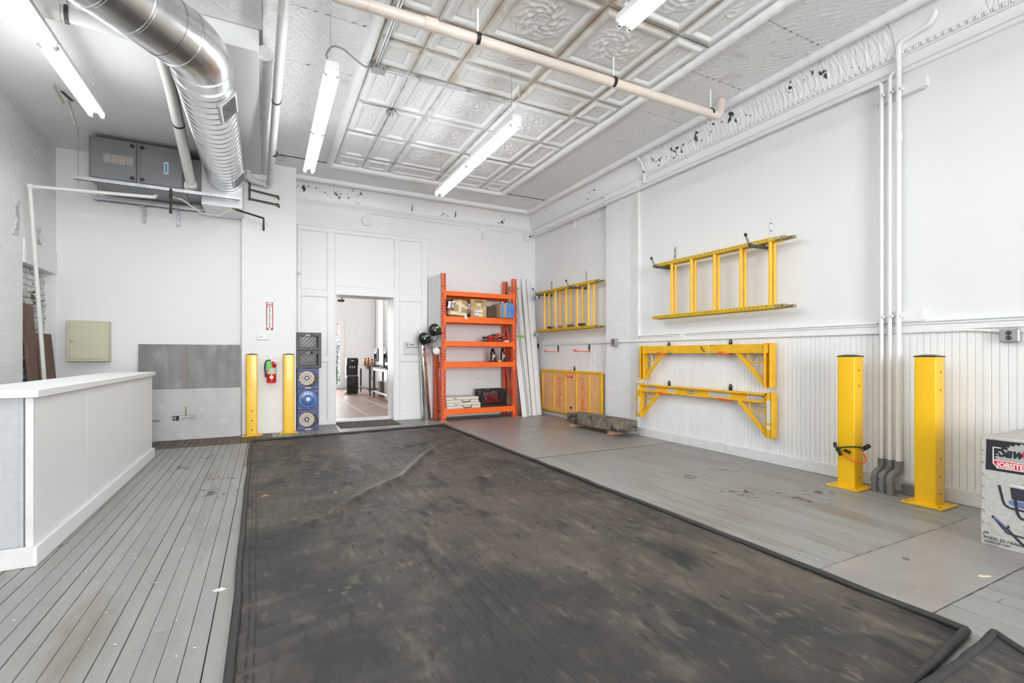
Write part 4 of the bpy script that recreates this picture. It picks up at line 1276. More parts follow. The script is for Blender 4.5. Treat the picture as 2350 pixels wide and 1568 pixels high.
# three printed cartons with picture discs
purple = M('purple_blue_printed_board', (0.075, 0.085, 0.22), 0.5, var=0.5, vs=22, stretch=(0.6, 1, 3), spots=(((0.3, 0.32, 0.48), 14, 0.6, 0.06, (0.4, 1, 3)),))
disc_cream = M('cream_picture', (0.78, 0.66, 0.55), 0.5, var=0.1, vs=14)
blue_glass = M('blue_picture', (0.015, 0.13, 0.42), 0.15, var=0.35, vs=9, coat=0.5)
def printed_box(z0, kind, label):
    t = thing('printed_carton', label, 'box', (0.605, 8.4, z0), 'printed cartons in a stack')
    x0, x1, y0, y1, z1 = 0.448, 0.765, 8.235, 8.56, z0 + 0.326
    MB().box(x0, x1, y0, y1, z0, z1, 0.003).build('carton', purple, t, smooth=False)
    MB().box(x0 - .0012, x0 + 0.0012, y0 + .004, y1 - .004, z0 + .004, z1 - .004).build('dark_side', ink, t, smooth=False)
    cx_, cz_ = (x0 + x1) / 2, (z0 + z1) / 2
    if kind == 'web':
        MB().cyl((cx_ + 0.035, y0 - 0.0008, cz_ - 0.012), (cx_ + 0.035, y0, cz_ - 0.012), 0.118, 36).build('picture_rim', dkgrey, t, smooth=False)
        for k_ in range(12):
            an = -0.9 + k_ * 0.16
            p = V((cx_ + 0.035, y0 - 0.0015, cz_ - 0.012))
            MB().bar(p + V((cos(an) * 0.085, 0, sin(an) * 0.085)), p + V((cos(an + .12) * 0.118, 0, sin(an + .12) * 0.118)), 0.006, 0.001, (0, 1, 0)).build('picture_rib', black, t, smooth=False)
        c = V((cx_ - 0.02, y0 - 0.001, cz_ + 0.008))
        MB().cyl(c, c + V((0, 0.001, 0)), 0.114, 36).build('picture_disc', disc_cream, t, smooth=False)
        web = MB()
        for r_ in (0.113, 0.085, 0.06):
            web.tube([c + V((r_ * cos(2 * pi * q / 12), -0.0006, r_ * sin(2 * pi * q / 12))) for q in range(12)], 0.0022, 4, closed=True)
        for q in range(12):
            an = 2 * pi * q / 12
            web.tube([c + V((0.035 * cos(an), -0.0006, 0.035 * sin(an))), c + V((0.113 * cos(an), -0.0006, 0.113 * sin(an)))], 0.0022, 4)
        web.build('picture_web', ink, t, smooth=False)
        MB().cyl(c + V((0, -0.0012, 0)), c + V((0, 0.0, 0)), 0.038, 20).build('picture_hub', M('navy_picture', (0.02, 0.025, 0.06), 0.4), t, smooth=False)
        MB().cyl(c + V((0, -0.002, 0)), c + V((0, 0.0, 0)), 0.012, 14).build('picture_nut', steel, t, smooth=False)
        MB().box(cx_ - 0.045, cx_ + 0.045, y0 - 0.001, y0, z0 + 0.008, z0 + 0.022).build('caption_strip', white_print, t, smooth=False)
    else:
        c = V((cx_ - 0.005, y0 - 0.001, cz_))
        MB().cyl(c + V((0, 0.0003, 0)), c + V((0, 0.001, 0)), 0.142, 36).build('picture_shadow', ink, t, smooth=False)
        MB().cyl(c, c + V((0, 0.001, 0)), 0.135, 36).build('picture_disc', blue_glass, t, smooth=False)
        MB().lathe(c + V((0, -0.001, 0)), (0, 1, 0), [(-0.001, 0.08), (0.0, 0.1), (0.001, 0.1)], 28).build('picture_inner_disc', M('deep_blue_picture', (0.01, 0.07, 0.28), 0.15, var=0.4, vs=14), t, smooth=False)
        MB().cyl(c + V((0.005, -0.004, 0.0)), c + V((0.005, 0, 0)), 0.032, 18).build('picture_hub', M('pale_hub', (0.6, 0.7, 0.72), 0.3), t, smooth=False)
        for an in (1.1, 1.5, 1.9):
            p = c + V((cos(an) * 0.105, -0.001, sin(an) * 0.105))
            MB().bar(p, p + V((cos(an) * 0.02, 0, sin(an) * 0.02)), 0.014, 0.0012, (0, 1, 0)).build('picture_glint', white_print, t, smooth=False)
    return t
printed_box(0.0, 'web', 'lowest purple carton with a cream web-patterned disc picture')
printed_box(0.328, 'blue', 'purple carton with a blue disc picture, in the middle of a stack')
printed_box(0.656, 'web', 'purple carton with a cream web disc picture, just under the crates')

# doormat
t = thing('doormat', 'dark brown patterned doormat in front of the doorway', 'mat', (1.58, 8.52, 0))
MB().box(1.09, 2.08, 8.19, 8.9, 0, 0.008, 0.003).build('mat', M('dark_brown_mat', (0.045, 0.036, 0.03), 0.85, var=0.2, vs=60, bump=0.4, bs=200), t, smooth=False)
pm = M('tan_mat_pattern', (0.22, 0.18, 0.13), 0.85, var=0.2, vs=60)
pt = MB()
for q in range(7):
    cx_ = 1.2 + q * 0.128
    for r_ in (0.05, 0.028):
        pt.tube([(cx_ + r_ * cos(2 * pi * k_ / 16), 8.545 + r_ * 3.6 * sin(2 * pi * k_ / 16), 0.0085) for k_ in range(16)], 0.0035, 4, closed=True)
    for s_ in (-1, 1):
        pt.tube([(cx_ + 0.064 + 0.03 * cos(2 * pi * k_ / 10), 8.545 + s_ * 0.2 + 0.06 * sin(2 * pi * k_ / 10), 0.0085) for k_ in range(10)], 0.003, 4, closed=True)
for a, b, c_, d_ in ((1.13, 8.23, 2.04, 8.23), (1.13, 8.86, 2.04, 8.86), (1.13, 8.23, 1.13, 8.86), (2.04, 8.23, 2.04, 8.86)):
    pt.tube([(a, b, 0.0085), (c_, d_, 0.0085)], 0.004, 4)
pt.build('scroll_pattern', pm, t, kind='stuff')

# ================================================================ PALLET RACK
RY0, RY1 = 8.19, 8.64
RZ = 2.66
rk = thing('pallet_rack', 'tall orange steel pallet rack with five shelf levels', 'rack', (3.56, 8.4, 0))
def perforated(mb, org, du, n_col, w, z0, z1, pitch=0.05, hw=0.014, hh=0.022):
    """plate with real rows of holes, in the plane of du and z"""
    org, du = V(org), V(du)
    cw = w / n_col
    nz = int((z1 - z0) / pitch)
    pz = (z1 - z0) / nz
    def P_(u, z):
        return org + du * u + V((0, 0, z))
    for c in range(n_col):
        for k_ in range(nz):
            u0, u1 = c * cw, (c + 1) * cw
            za, zb = z0 + k_ * pz, z0 + (k_ + 1) * pz
            um, zm = (u0 + u1) / 2, (za + zb) / 2
            h0, h1, v0, v1 = um - hw / 2, um + hw / 2, zm - hh / 2, zm + hh / 2
            o = [P_(u0, za), P_(u1, za), P_(u1, zb), P_(u0, zb), P_(h0, v0), P_(h1, v0), P_(h1, v1), P_(h0, v1)]
            mb.add(o, [(0, 1, 5, 4), (1, 2, 6, 5), (2, 3, 7, 6), (3, 0, 4, 7)])
def upright(name, x, y_, sgn, h=RZ):
    """open channel post facing -y (sgn -1) or +y"""
    mb = MB()
    w, dp = 0.085, 0.07
    perforated(mb, (x - w / 2, y_, 0), (1, 0, 0), 2, w, 0.012, h)
    y2 = y_ - sgn * dp
    ya, yb = min(y_, y2), max(y_, y2)
    mb.box(x - w / 2, x - w / 2 + 0.003, ya, yb, 0.012, h).box(x + w / 2 - 0.003, x + w / 2, ya, yb, 0.012, h)
    mb.box(x - w / 2 + .003, x - w / 2 + 0.02, y2 - 0.0015, y2 + 0.0015, 0.012, h).box(x + w / 2 - 0.02, x + w / 2 - .003, y2 - 0.0015, y2 + 0.0015, 0.012, h)
    return mb.build(name, redor, rk, smooth=False)
XLU, XRU = 2.842, 4.275
for x in (XLU, XRU):
    for y_, sg in ((RY0, -1), (RY1, 1)):
        upright('upright', x, y_, sg)
        MB().box(x - 0.055, x + 0.055, y_ - (0.0 if sg > 0 else 0.02) - (0.09 if sg > 0 else 0), y_ + (0.09 if sg < 0 else 0.02), 0.004, 0.012).build('foot_plate', redor, rk, smooth=False)
    for z0, z1 in ((0.2, 0.2), (0.2, 1.0), (1.0, 1.0), (1.08, 1.8), (1.8, 1.8), (2.45, 2.45)):
        ya, yb = (RY0 + 0.06, RY1 - 0.06)
        MB().bar((x, ya, z0), (x, yb, z1), 0.03, 0.04, (1, 0, 0), 0.003).build('brace', redor, rk, smooth=False)
LV = [(0.112, 0.214), (0.965, 1.06), (1.35, 1.44), (1.78, 1.89), (2.262, 2.345)]
for z0, z1 in LV:
    for y_, s_ in ((RY0 - 0.012, -1), (RY1 - 0.038, 1)):
        b = MB().box(XLU + 0.04, XRU - 0.04, y_, y_ + 0.05, z0, z1, 0.004).build('beam', orange, rk, smooth=False)
        for x in (XLU + 0.022, XRU - 0.022):
            ya = y_ - 0.004 if s_ < 0 else y_ + 0.02
            MB().box(x - 0.022, x + 0.022, ya, ya + 0.03, z0 - 0.06, z1 + 0.03, 0.003).build('beam_clip', orange, b, smooth=False)
deck = M('pale_shelf_board', (0.5, 0.42, 0.32), 0.7, var=0.1)
for z0, z1 in LV:
    MB().box(XLU + 0.045, XRU - 0.045, RY0 + 0.04, RY1 - 0.04, z1 - 0.03, z1 - 0.012).build('shelf_board', redor if z1 > 1 else deck, rk, smooth=False)
for i, q in enumerate('FESTOOL'):
    text('beam_lettering', q, 0.05, M('tan_lettering', (0.6, 0.36, 0.15), 0.6), rk, (2.93 + i * 0.04, RY0 - 0.0135, 1.815), (1, 0, 0), (0, 0, 1), 0.0005, 'LEFT', 1.0)
for x, y_, lb_ in ((2.83, 8.13, 'thin pale wood shim sticking out under the rack foot by the tarp'), (4.29, 8.15, 'thin pale wood shim under the rack foot by the white boards'), (2.84, 8.66, 'thin pale wood shim under the rear rack foot by the polished tube')):
    o = tag(MB().box(x - 0.06, x + 0.09, y_ - 0.04, y_ + 0.1, 0, 0.0038, 0.0005).build('wood_shim', M('pale_wood_shim', (0.62, 0.5, 0.35), 0.7, var=0.15), smooth=False), lb_, 'shim', 'shims under the rack')

# pegboard on the side of the rack
pg = thing('pegboard', 'pale perforated board fixed to the side of the orange rack', 'pegboard', (2.75, 8.45, 1.33))
pa, pb = V((2.782, 8.19, 0)), V((2.715, 8.70, 0))
du = (pb - pa)
mb = MB()
Lp = du.length
perforated(mb, tuple(pa), tuple(du.normalized()), 16, Lp, 1.33, 2.64, 0.033, 0.008, 0.008)
mb.build('perforated_sheet', M('pale_grey_pegboard', (0.8, 0.8, 0.785), 0.5, var=0.03), pg, smooth=False)
nn = V((du.y, -du.x, 0)).normalized()
MB().obox((pa + pb) / 2 + nn * 0.012 + V((0, 0, 1.985)), du / 2, nn * 0.002, (0, 0, 0.65)).build('backing', M('grey_backing', (0.6, 0.6, 0.59), 0.6), pg, smooth=False)

# leaning polished tube
t = thing('polished_tube', 'long polished steel tube standing beside the rack', 'tube', (2.66, 8.6, 0))
MB().tube([(2.655, 8.60, 0.0), (2.655, 8.60, 0.01), (2.57, 8.64, 1.55), (2.568, 8.64, 1.60), (2.566, 8.64, 1.605)], [0.076, 0.08, 0.05, 0.05, 0.045], 28).build('tube_body', chrome, t)
MB().cyl((2.568, 8.64, 1.595), (2.565, 8.64, 1.645), 0.056, 20).build('cap', white_pl, t)

# helmets with dangling ear defenders
helm = M('glossy_black_helmet', (0.012, 0.012, 0.013), 0.12, coat=0.6, var=0.1)
def helmet(c, tilt, label):
    t = thing('welding_helmet', label, 'helmet', c, 'helmets hung on the rack side')
    c = V(c)
    ax_ = V((sin(tilt), -0.25, cos(tilt))).normalized()
    mb = MB()
    mb.lathe(c - ax_ * 0.09, ax_, [(0.0, 0.105), (0.02, 0.112), (0.07, 0.117), (0.12, 0.105), (0.16, 0.08), (0.185, 0.045), (0.195, 0.01)], 24)
    mb.build('shell', helm, t)
    br = ax_.cross(V((0, 1, 0))).normalized()
    MB().obox(c - ax_ * 0.08 + V((0.07, -0.06, 0)), br * 0.05, V((0, -1, 0)) * 0.05, ax_ * 0.006, 0.003).build('peak', helm, t, smooth=False)
    MB().tube([c - ax_ * 0.09 + V((0.115 * cos(2 * pi * k_ / 20), 0.1 * sin(2 * pi * k_ / 20), 0)) for k_ in range(20)], 0.006, 6, closed=True).build('rim', black, t)
    MB().obox(c + V((0.02, -0.116, 0.03)), (0.03, 0, 0.01), (0, 0.003, 0), (0, 0, 0.016), 0.002).build('decal', green, t, smooth=False)
    MB().tube(fillet([c - ax_ * 0.08 + V((-.09, 0, 0)), c + V((-.02, -.02, -.26)), c - ax_ * 0.08 + V((.09, 0, 0))], 0.08), 0.005, 6).build('strap', black, t)
    return t
helmet((2.645, 8.12, 1.645), -0.35, 'glossy black helmet with a green decal hanging on the pegboard')
helmet((2.54, 8.40, 1.50), -0.6, 'glossy black helmet hanging lower, behind another helmet')
t = thing('dust_mask', 'white dust mask hanging below the helmets', 'mask', (2.68, 8.2, 1.27))
MB().lathe((2.70, 8.17, 1.26), (0.1, -1, 0.3), [(0.0, 0.07), (0.02, 0.066), (0.045, 0.045), (0.055, 0.012)], 18).build('cup', white_pl, t)
MB().tube(fillet([(2.64, 8.18, 1.28), (2.66, 8.2, 1.42), (2.75, 8.18, 1.29)], 0.05), 0.003, 6).build('strap', white_pl, t)
t = thing('hanging_cable', 'thin red cable hanging beside the helmets', 'cable', (2.57, 8.3, 1.3))
MB().tube(fillet([(2.70, 8.60, 1.40), (2.60, 8.50, 1.36), (2.54, 8.47, 1.2), (2.56, 8.45, 1.12), (2.62, 8.45, 1.25), (2.66, 8.42, 1.14), (2.67, 8.42, 1.0)], 0.06), 0.005, 6).build('cable', tool_red, t)

# ---- things on the shelves
def blob(c, rad, seed, amp=0.12, n=(26, 18), sq=0.6):
    mb = MB()
    def fn(u, v):
        th, ph = u * 2 * pi, (v - 0.5) * pi
        d = V((math.copysign(abs(cos(th)) ** sq, cos(th)) * math.copysign(abs(cos(ph)) ** sq, cos(ph)), math.copysign(abs(sin(th)) ** sq, sin(th)) * abs(cos(ph)) ** sq, math.copysign(abs(sin(ph)) ** sq, sin(ph))))
        k_ = 1 + amp * noise.noise((d.x * 2 + seed, d.y * 2, d.z * 2))
        return V(c) + V((d.x * rad[0], d.y * rad[1], d.z * rad[2])) * k_
    return mb.grid(n[0], n[1], fn)
Z4 = 1.89
t = thing('wrapped_parcel', 'bulging cardboard parcel bound with cream tape on the top shelf', 'parcel', (3.12, 8.35, Z4))
blob((3.14, 8.36, Z4 + 0.162), (0.215, 0.19, 0.165), 2, 0.07, sq=0.55).build('cardboard_wrap', cardboard, t)
blob((2.985, 8.26, Z4 + 0.20), (0.085, 0.11, 0.10), 5, 0.3).build('foil_corner', foil, t)
blob((3.335, 8.30, Z4 + 0.15), (0.03, 0.14, 0.13), 6, 0.3).build('foil_edge', foil, t)
def strap_over(c, rad, seed, amp, sq, path, w, m, name, t):
    """tape band following the parcel's front"""
    mb = MB()
    for (x0, z0, x1, z1) in path:
        n_ = 8
        prev = None
        for i in range(n_ + 1):
            x, z = x0 + (x1 - x0) * i / n_, z0 + (z1 - z0) * i / n_
            dx, dz = (x - c[0]) / rad[0], (z - c[2]) / rad[2]
            e = 2 / sq
            k_ = max(0.02, 1 - abs(dx) ** e - abs(dz) ** e) ** (1 / e)
            p = V((x, c[1] - rad[1] * k_ - 0.012, z))
            if prev is not None:
                s_ = V((x1 - x0, 0, z1 - z0)).normalized().cross(V((0, 1, 0)))
                mb.add([prev - s_ * w / 2, prev + s_ * w / 2, p + s_ * w / 2, p - s_ * w / 2], [(0, 1, 2, 3)])
            prev = p
    return mb.build(name, m, t, smooth=False)
pc, pr_ = (3.14, 8.36, Z4 + 0.162), (0.215, 0.19, 0.165)
strap_over(pc, pr_, 2, .07, .55, [(3.16, 2.205, 3.13, 1.93)], 0.06, mask_tape, 'tape_strip', t)
strap_over(pc, pr_, 2, .07, .55, [(3.05, 2.15, 3.30, 2.04)], 0.05, mask_tape, 'tape_strip', t)
strap_over(pc, pr_, 2, .07, .55, [(2.95, 1.96, 3.27, 1.93)], 0.06, mask_tape, 'tape_strip', t)
MB().obox((3.25, 8.155, 1.90), (0.028, 0, -0.008), (0, 0.0006, 0), (-0.01, -0.006, 0.055)).build('loose_tape_end', M('pale_tape_end', (0.82, 0.77, 0.66), 0.5), t, smooth=False)

t = thing('cardboard_box', 'square cardboard box with a shipping label on the top shelf', 'box', (3.53, 8.37, Z4))
MB().box(3.375, 3.695, 8.22, 8.52, Z4, Z4 + 0.335, 0.004).build('carton', cardboard, t, smooth=False)
yb_ = 8.22
MB().box(3.45, 3.63, yb_ - .001, yb_, Z4 + .285, Z4 + .312).build('printed_strip', M('brown_ink', (0.16, 0.09, 0.04), 0.7), t, smooth=False)
MB().box(3.49, 3.585, yb_ - .001, yb_, Z4 + .21, Z4 + .262).build('handle_slot', mask_tape, t, smooth=False)
MB().tube([(3.585 + 0.012 * sin(q * pi / 8), yb_ - .001, Z4 + .212 + .05 * q / 8) for q in range(9)], 0.003, 5).build('slot_edge', iron, t)
MB().box(3.376, 3.694, yb_ - .0012, yb_, Z4 + .135, Z4 + .20).build('packing_tape', M('clear_tan_tape', (0.6, 0.43, 0.25), 0.3), t, smooth=False)
lb = MB().box(3.452, 3.62, yb_ - .002, yb_, Z4 + .02, Z4 + .135).build('shipping_label', white_print, t, smooth=False)
rr = random.Random(3)
for q in range(12):
    x = 3.525 + q * 0.0075
    MB().box(x, x + rr.choice((.002, .004)), yb_ - .003, yb_ - .002, Z4 + .065, Z4 + .10).build('barcode_bar', ink, lb, smooth=False)
MB().box(3.465, 3.495, yb_ - .003, yb_ - .002, Z4 + .08, Z4 + .11).build('address_block', grey_ink, lb, smooth=False)
MB().box(3.455, 3.54, yb_ - .003, yb_ - .002, Z4 + .024, Z4 + .036).build('red_bar', red_print, lb, smooth=False)
for x0, z0 in ((3.565, .022), (3.56, .132)):
    MB().box(x0, x0 + .045, yb_ - .003, yb_ - .001, Z4 + z0, Z4 + z0 + .028).build('yellow_sticker', M('yellow_sticker', (0.9, 0.75, 0.1), 0.5), lb, smooth=False)

t = thing('taped_box', 'long dark cardboard box bound with blue tape on the top shelf', 'box', (4.0, 8.38, Z4))
MB().box(3.72, 3.93, 8.26, 8.56, Z4, Z4 + 0.22, 0.004).build('dark_end', cardboard_dk, t, smooth=False)
MB().box(3.93, 4.215, 8.09, 8.56, Z4, Z4 + 0.275, 0.02).build('carton', cardboard, t, smooth=False)
for x0, x1 in ((3.945, 3.985), (4.05, 4.11), (4.135, 4.2)):
    MB().box(x0, x1, 8.0865, 8.5, Z4 + .002, Z4 + 0.2775, 0.001).build('blue_tape_band', blue_tape, t, smooth=False)
blob((4.17, 8.085, Z4 + 0.15), (0.05, 0.02, 0.035), 8, 0.5).build('tape_wad', blue_tape, t)
MB().cyl((4.07, 8.3, Z4 + .277), (4.07, 8.3, Z4 + .33), 0.02, 12).cyl((4.16, 8.3, Z4 + .277), (4.16, 8.3, Z4 + .31), 0.022, 12).build('cap', steel, t)

# clamps and hand tools on the middle shelf
Z3 = 1.44
def clamp(x, y_, z, ang, label, mm=tool_red):
    t = thing('bar_clamp', label, 'clamp', (x, y_, z), 'red clamps heaped on the shelf')
    d = V((cos(ang), sin(ang), 0))
    s_ = V((-sin(ang), cos(ang), 0))
    c = V((x, y_, z))
    MB().bar(c - d * 0.16 + V((0, 0, .012)), c + d * 0.16 + V((0, 0, .012)), 0.022, 0.009, ch=0.001).build('bar', dkgrey, t, smooth=False)
    MB().obox(c + d * 0.13 + V((0, 0, .028)), d * 0.025, s_ * 0.05, V((0, 0, .024)), .008).build('jaw', mm, t, smooth=False)
    MB().obox(c + d * 0.02 + V((0, 0, .03)), d * 0.04, s_ * 0.045, V((0, 0, .026)), .01).build('trigger_head', mm, t, smooth=False)
    MB().bar(c + d * 0.0 + s_ * 0.04 + V((0, 0, .03)), c - d * 0.1 + s_ * 0.07 + V((0, 0, .03)), 0.024, 0.024, ch=.006).build('grip', black, t, smooth=False)
    return t
clamp(3.78, 8.29, Z3, 0.1, 'red bar clamp lying flat on the middle rack shelf')
clamp(3.88, 8.40, Z3, 0.0, 'red bar clamp in the middle of the heap on the rack')
clamp(3.89, 8.47, Z3 + 0.058, -0.25, 'red bar clamp lying across the back of the heap')
clamp(4.03, 8.56, Z3, 3.14, 'red bar clamp against the rack end')
clamp(3.77, 8.275, Z3 + 0.057, 0.3, 'red bar clamp resting aslant on the clamp beneath it')
clamp(4.0, 8.42, Z3 + 0.115, -0.5, 'red bar clamp at the very top of the clamp heap')
t = thing('power_drill', 'red and black power drill among the clamps', 'drill', (4.12, 8.28, Z3))
MB().cyl((4.02, 8.25, Z3 + 0.075), (4.13, 8.28, Z3 + 0.075), 0.032, 14).build('motor_body', tool_red, t)
MB().cyl((3.96, 8.235, Z3 + 0.075), (4.02, 8.25, Z3 + 0.075), 0.016, 12, 0.026).build('chuck', black, t)
MB().bar((4.09, 8.27, Z3 + 0.06), (4.13, 8.275, Z3 + 0.01), 0.03, 0.03, ch=.008).build('grip', black, t, smooth=False)
MB().box(4.09, 4.18, 8.24, 8.32, Z3, Z3 + 0.035, .006).build('battery', white_pl, t, smooth=False)

# bottle jacks
Z2 = 1.06
def jack(x, y_, label, s_=1.0):
    t = thing('bottle_jack', label, 'jack', (x, y_, Z2), 'black bottle jacks')
    MB().box(x - .07 * s_, x + .07 * s_, y_ - .06, y_ + .06, Z2, Z2 + 0.025, .006).build('foot', black, t, smooth=False)
    MB().lathe((x, y_, Z2), (0, 0, 1), [(0.02, .052 * s_), (0.17, .052 * s_), (0.2, .046 * s_), (0.22, .03 * s_), (0.25, .028 * s_), (0.26, .02)], 20).build('cylinder', helm, t)
    MB().cyl((x + .055 * s_, y_ - .02, Z2 + .02), (x + .055 * s_, y_ - .02, Z2 + .12), 0.016, 10).build('pump', black, t)
    MB().obox((x + 0.01, y_ - 0.053 * s_, Z2 + .11), (.02, 0, 0), (0, .0015, 0), (0, 0, .03)).build('label', M('orange_label', (0.7, 0.35, 0.2), 0.5), t, smooth=False)
    return t
jack(3.86, 8.3, 'stout black bottle jack with an orange label')
jack(4.07, 8.3, 'slimmer black bottle jack near the rack end', 0.85)
t = thing('yellow_tool', 'small yellow tool lying between the bottle jacks', 'tool', (3.98, 8.25, Z2))
MB().box(3.945, 4.02, 8.23, 8.27, Z2, Z2 + 0.03, .006).build('tool_body', yellow, t, smooth=False)

# cream plastic cases and crate of cables
Z1 = 0.214
def case(x0, x1, y0, y1, z0, h, label):
    t = thing('plastic_case', label, 'case', ((x0 + x1) / 2, (y0 + y1) / 2, z0), 'cream plastic cases on the bottom shelf')
    MB().box(x0, x1, y0, y1, z0, z0 + h * .47, .012).build('lower_shell', cream_pl, t, smooth=False)
    MB().box(x0, x1, y0, y1, z0 + h * .5, z0 + h, .012).build('upper_shell', cream_pl, t, smooth=False)
    xm = (x0 + x1) / 2 + 0.06
    MB().tube(fillet([(xm - .085, y0 - .002, z0 + h * .52), (xm - .07, y0 - .022, z0 + h * .2), (xm + .07, y0 - .022, z0 + h * .2), (xm + .085, y0 - .002, z0 + h * .52)], .03), .007, 8).build('handle', black, t)
    for x in (x0 + .14,):
        MB().box(x, x + .06, y0 - .001, y0 + .002, z0 + h * .72, z0 + h * .82).build('badge', dkgrey, t, smooth=False)
    return t
case(2.895, 3.56, 8.17, 8.60, Z1, 0.105, 'cream plastic carrying case directly on the bottom shelf')
case(2.89, 3.53, 8.19, 8.60, Z1 + 0.106, 0.105, 'cream plastic carrying case on top of another case')
crate(3.60, 4.14, 8.24, 8.56, Z1, Z1 + 0.325, 'black milk crate full of red cables on the bottom shelf', black)
t = thing('cable_bundle', 'tangled red cables inside the black milk crate', 'cables', (3.87, 8.4, Z1 + .02))
rr = random.Random(11)
mb = MB()
for q in range(9):
    pts = [(3.87 + rr.uniform(-.2, .2), 8.4 + rr.uniform(-.12, .12), Z1 + .04 + rr.uniform(0, .2)) for _ in range(6)]
    mb.tube(fillet(pts, 0.08, 5), 0.009, 7)
mb.build('cables', tool_red, t, kind='stuff')
MB().tube(fillet([(3.66, 8.27, Z1 + .25), (3.75, 8.30, Z1 + .1), (3.68, 8.45, Z1 + .2)], .05), .012, 8).build('grey_hose', conduit, t)

# spare orange uprights leaning behind the rack
def spare(xb, yb, xt, yt, h, label):
    t = thing('spare_upright', label, 'steel upright', (xb, yb, 0), 'spare uprights in the corner')
    d = V((xt - xb, yt - yb, h))
    s_ = V((1, 0, 0))
    nn_ = d.cross(s_).normalized()
    for o_, hw_ in ((V((0, 0, 0)), .03),):
        c = V((xb, yb, 0)) + d / 2
        MB().obox(c, d / 2, s_ * 0.03, nn_ * 0.002).build('web', redor, t, smooth=False)
        for sg in (-1, 1):
            MB().obox(c + s_ * 0.029 * sg + nn_ * 0.012, d / 2, s_ * 0.0015, nn_ * 0.014).build('flange', redor, t, smooth=False)
    return t
spare(4.42, 8.36, 4.39, 8.71, 1.5, 'short spare orange upright leaning in the corner')
spare(4.52, 8.30, 4.50, 8.71, 2.0, 'longer spare orange upright leaning in the corner')

# white boards leaning in the corner
trim_w = M('primed_white_board', (0.8, 0.79, 0.77), 0.5, var=0.03, vs=5)
def board(b, tp_, w, th, label, edge=False, rotv=(0.75, -0.66)):
    t = thing('trim_board', label, 'board', (b[0], b[1], 0), 'white boards leaning in the corner')
    p, q = V((b[0], b[1], 0.004)), V(tp_)
    d = q - p
    s_ = V((rotv[0], rotv[1], 0))
    s_ = (s_ - d.normalized() * s_.dot(d.normalized())).normalized()
    nn_ = d.cross(s_).normalized()
    MB().obox((p + q) / 2, d / 2, s_ * w / 2, nn_ * th / 2, .002).build('plank', trim_w, t, smooth=False)
    if edge:
        sg = -1 if nn_.y > 0 else 1
        for o_ in (0.025, 0.055):
            MB().obox((p + q) / 2 + nn_ * sg * (th / 2 + .0008) + s_ * o_, d / 2, s_ * .0055, nn_ * .0012).build('dark_strip', dkgrey, t, smooth=False)
    return t
board((4.46, 8.06, 0), (4.43, 8.62, 2.60), 0.16, .018, 'wide white board with two dark strips down its face, bound with green tape', True, (0.95, -0.3))
board((4.60, 8.16, 0), (4.62, 8.70, 2.68), 0.07, .02, 'narrow white board standing just behind the striped board', rotv=(0.95, -0.3))
board((4.675, 8.12, 0), (4.74, 8.70, 2.78), 0.085, .02, 'tall white board in the middle of the leaning bunch', rotv=(0.95, -0.3))
board((4.78, 8.14, 0), (4.855, 8.71, 2.76), 0.075, .02, 'white board between the tall middle board and the corner one', rotv=(0.95, -0.3))
board((4.86, 8.20, 0), (4.95, 8.72, 2.62), 0.05, .02, 'slim white board closest to the room corner', rotv=(0.95, -0.3))
for z, x, y_, lb_ in ((1.56, 4.455, 8.375, 'green tape band at mid height on the leaning white boards'), (2.54, 4.44, 8.585, 'green tape band near the top of the leaning white boards')):
    tag(MB().obox((x, y_, z), (0.125, -0.03, -0.004), (0.003, 0.009, 0), (0, 0.003, .02), .002).build('tape_band', green_tape, smooth=False), lb_, 'tape', 'green tape bands')

# ================================================================ RIGHT WALL: scaffold frames on brackets
def scaffold_frame(x, ya, yb, z0, z1, rungs, label, group, holes=True, rung_m=yel_rung, pins=True):
    """flat ladder-like scaffold side: two square rails along the wall joined by upright tubes; ya is the near end"""
    t = thing('scaffold_ladder', label, 'scaffold frame', (x, (ya + yb) / 2, z0), group)
    for z in (z0, z1):
        r_ = MB().box(x - .021, x + .021, ya + .12, yb, z - .022, z + .022, .005).build('rail', yel_oliv, t, smooth=False)
        if holes:
            hm = MB()
            q = ya + .2
            while q < yb - .03:
                hm.cyl((x - .0222, q, z + .004), (x - .0205, q, z + .004), .0062, 8)
                q += .0508
            hm.build('hole_row', black, r_, kind='stuff')
        MB().box(x - .017, x + .017, ya, ya + .125, z - .017, z + .017, .004).build('coupling_pin', M('worn_olive_steel', (0.35, 0.28, 0.14), 0.45, 0.4, var=0.2), r_, smooth=False)
        MB().cyl((x - .0175, ya + .03, z), (x - .0165, ya + .03, z), .008, 8).build('pin_hole', black, r_)
    for q in rungs:
        MB().cyl((x, q, z0 + .02), (x, q, z1 - .02), .019, 14).build('rung', rung_m, t)
    return t
GF = 'yellow scaffold frames on the right wall'
RG = [4.685, 4.355, 4.005, 3.645, 3.29]
scaffold_frame(4.80, 3.12, 5.03, 1.712, 2.425, RG, 'yellow scaffold frame hung high over the chair rail, outermost of its pair', GF)
scaffold_frame(4.853, 3.05, 4.99, 1.704, 2.417, [q - .01 for q in RG], 'yellow scaffold frame hung high over the chair rail, against the wall', GF)
RG2 = [8.06, 7.66, 7.30, 6.95, 6.62]
scaffold_frame(4.87, 6.33, 8.36, 1.672, 2.425, RG2, 'yellow scaffold frame in the recessed bay, outermost of its pair', GF)
scaffold_frame(4.955, 6.30, 8.32, 1.664, 2.417, [q - .03 for q in RG2], 'yellow scaffold frame in the recessed bay, against the wall', GF)
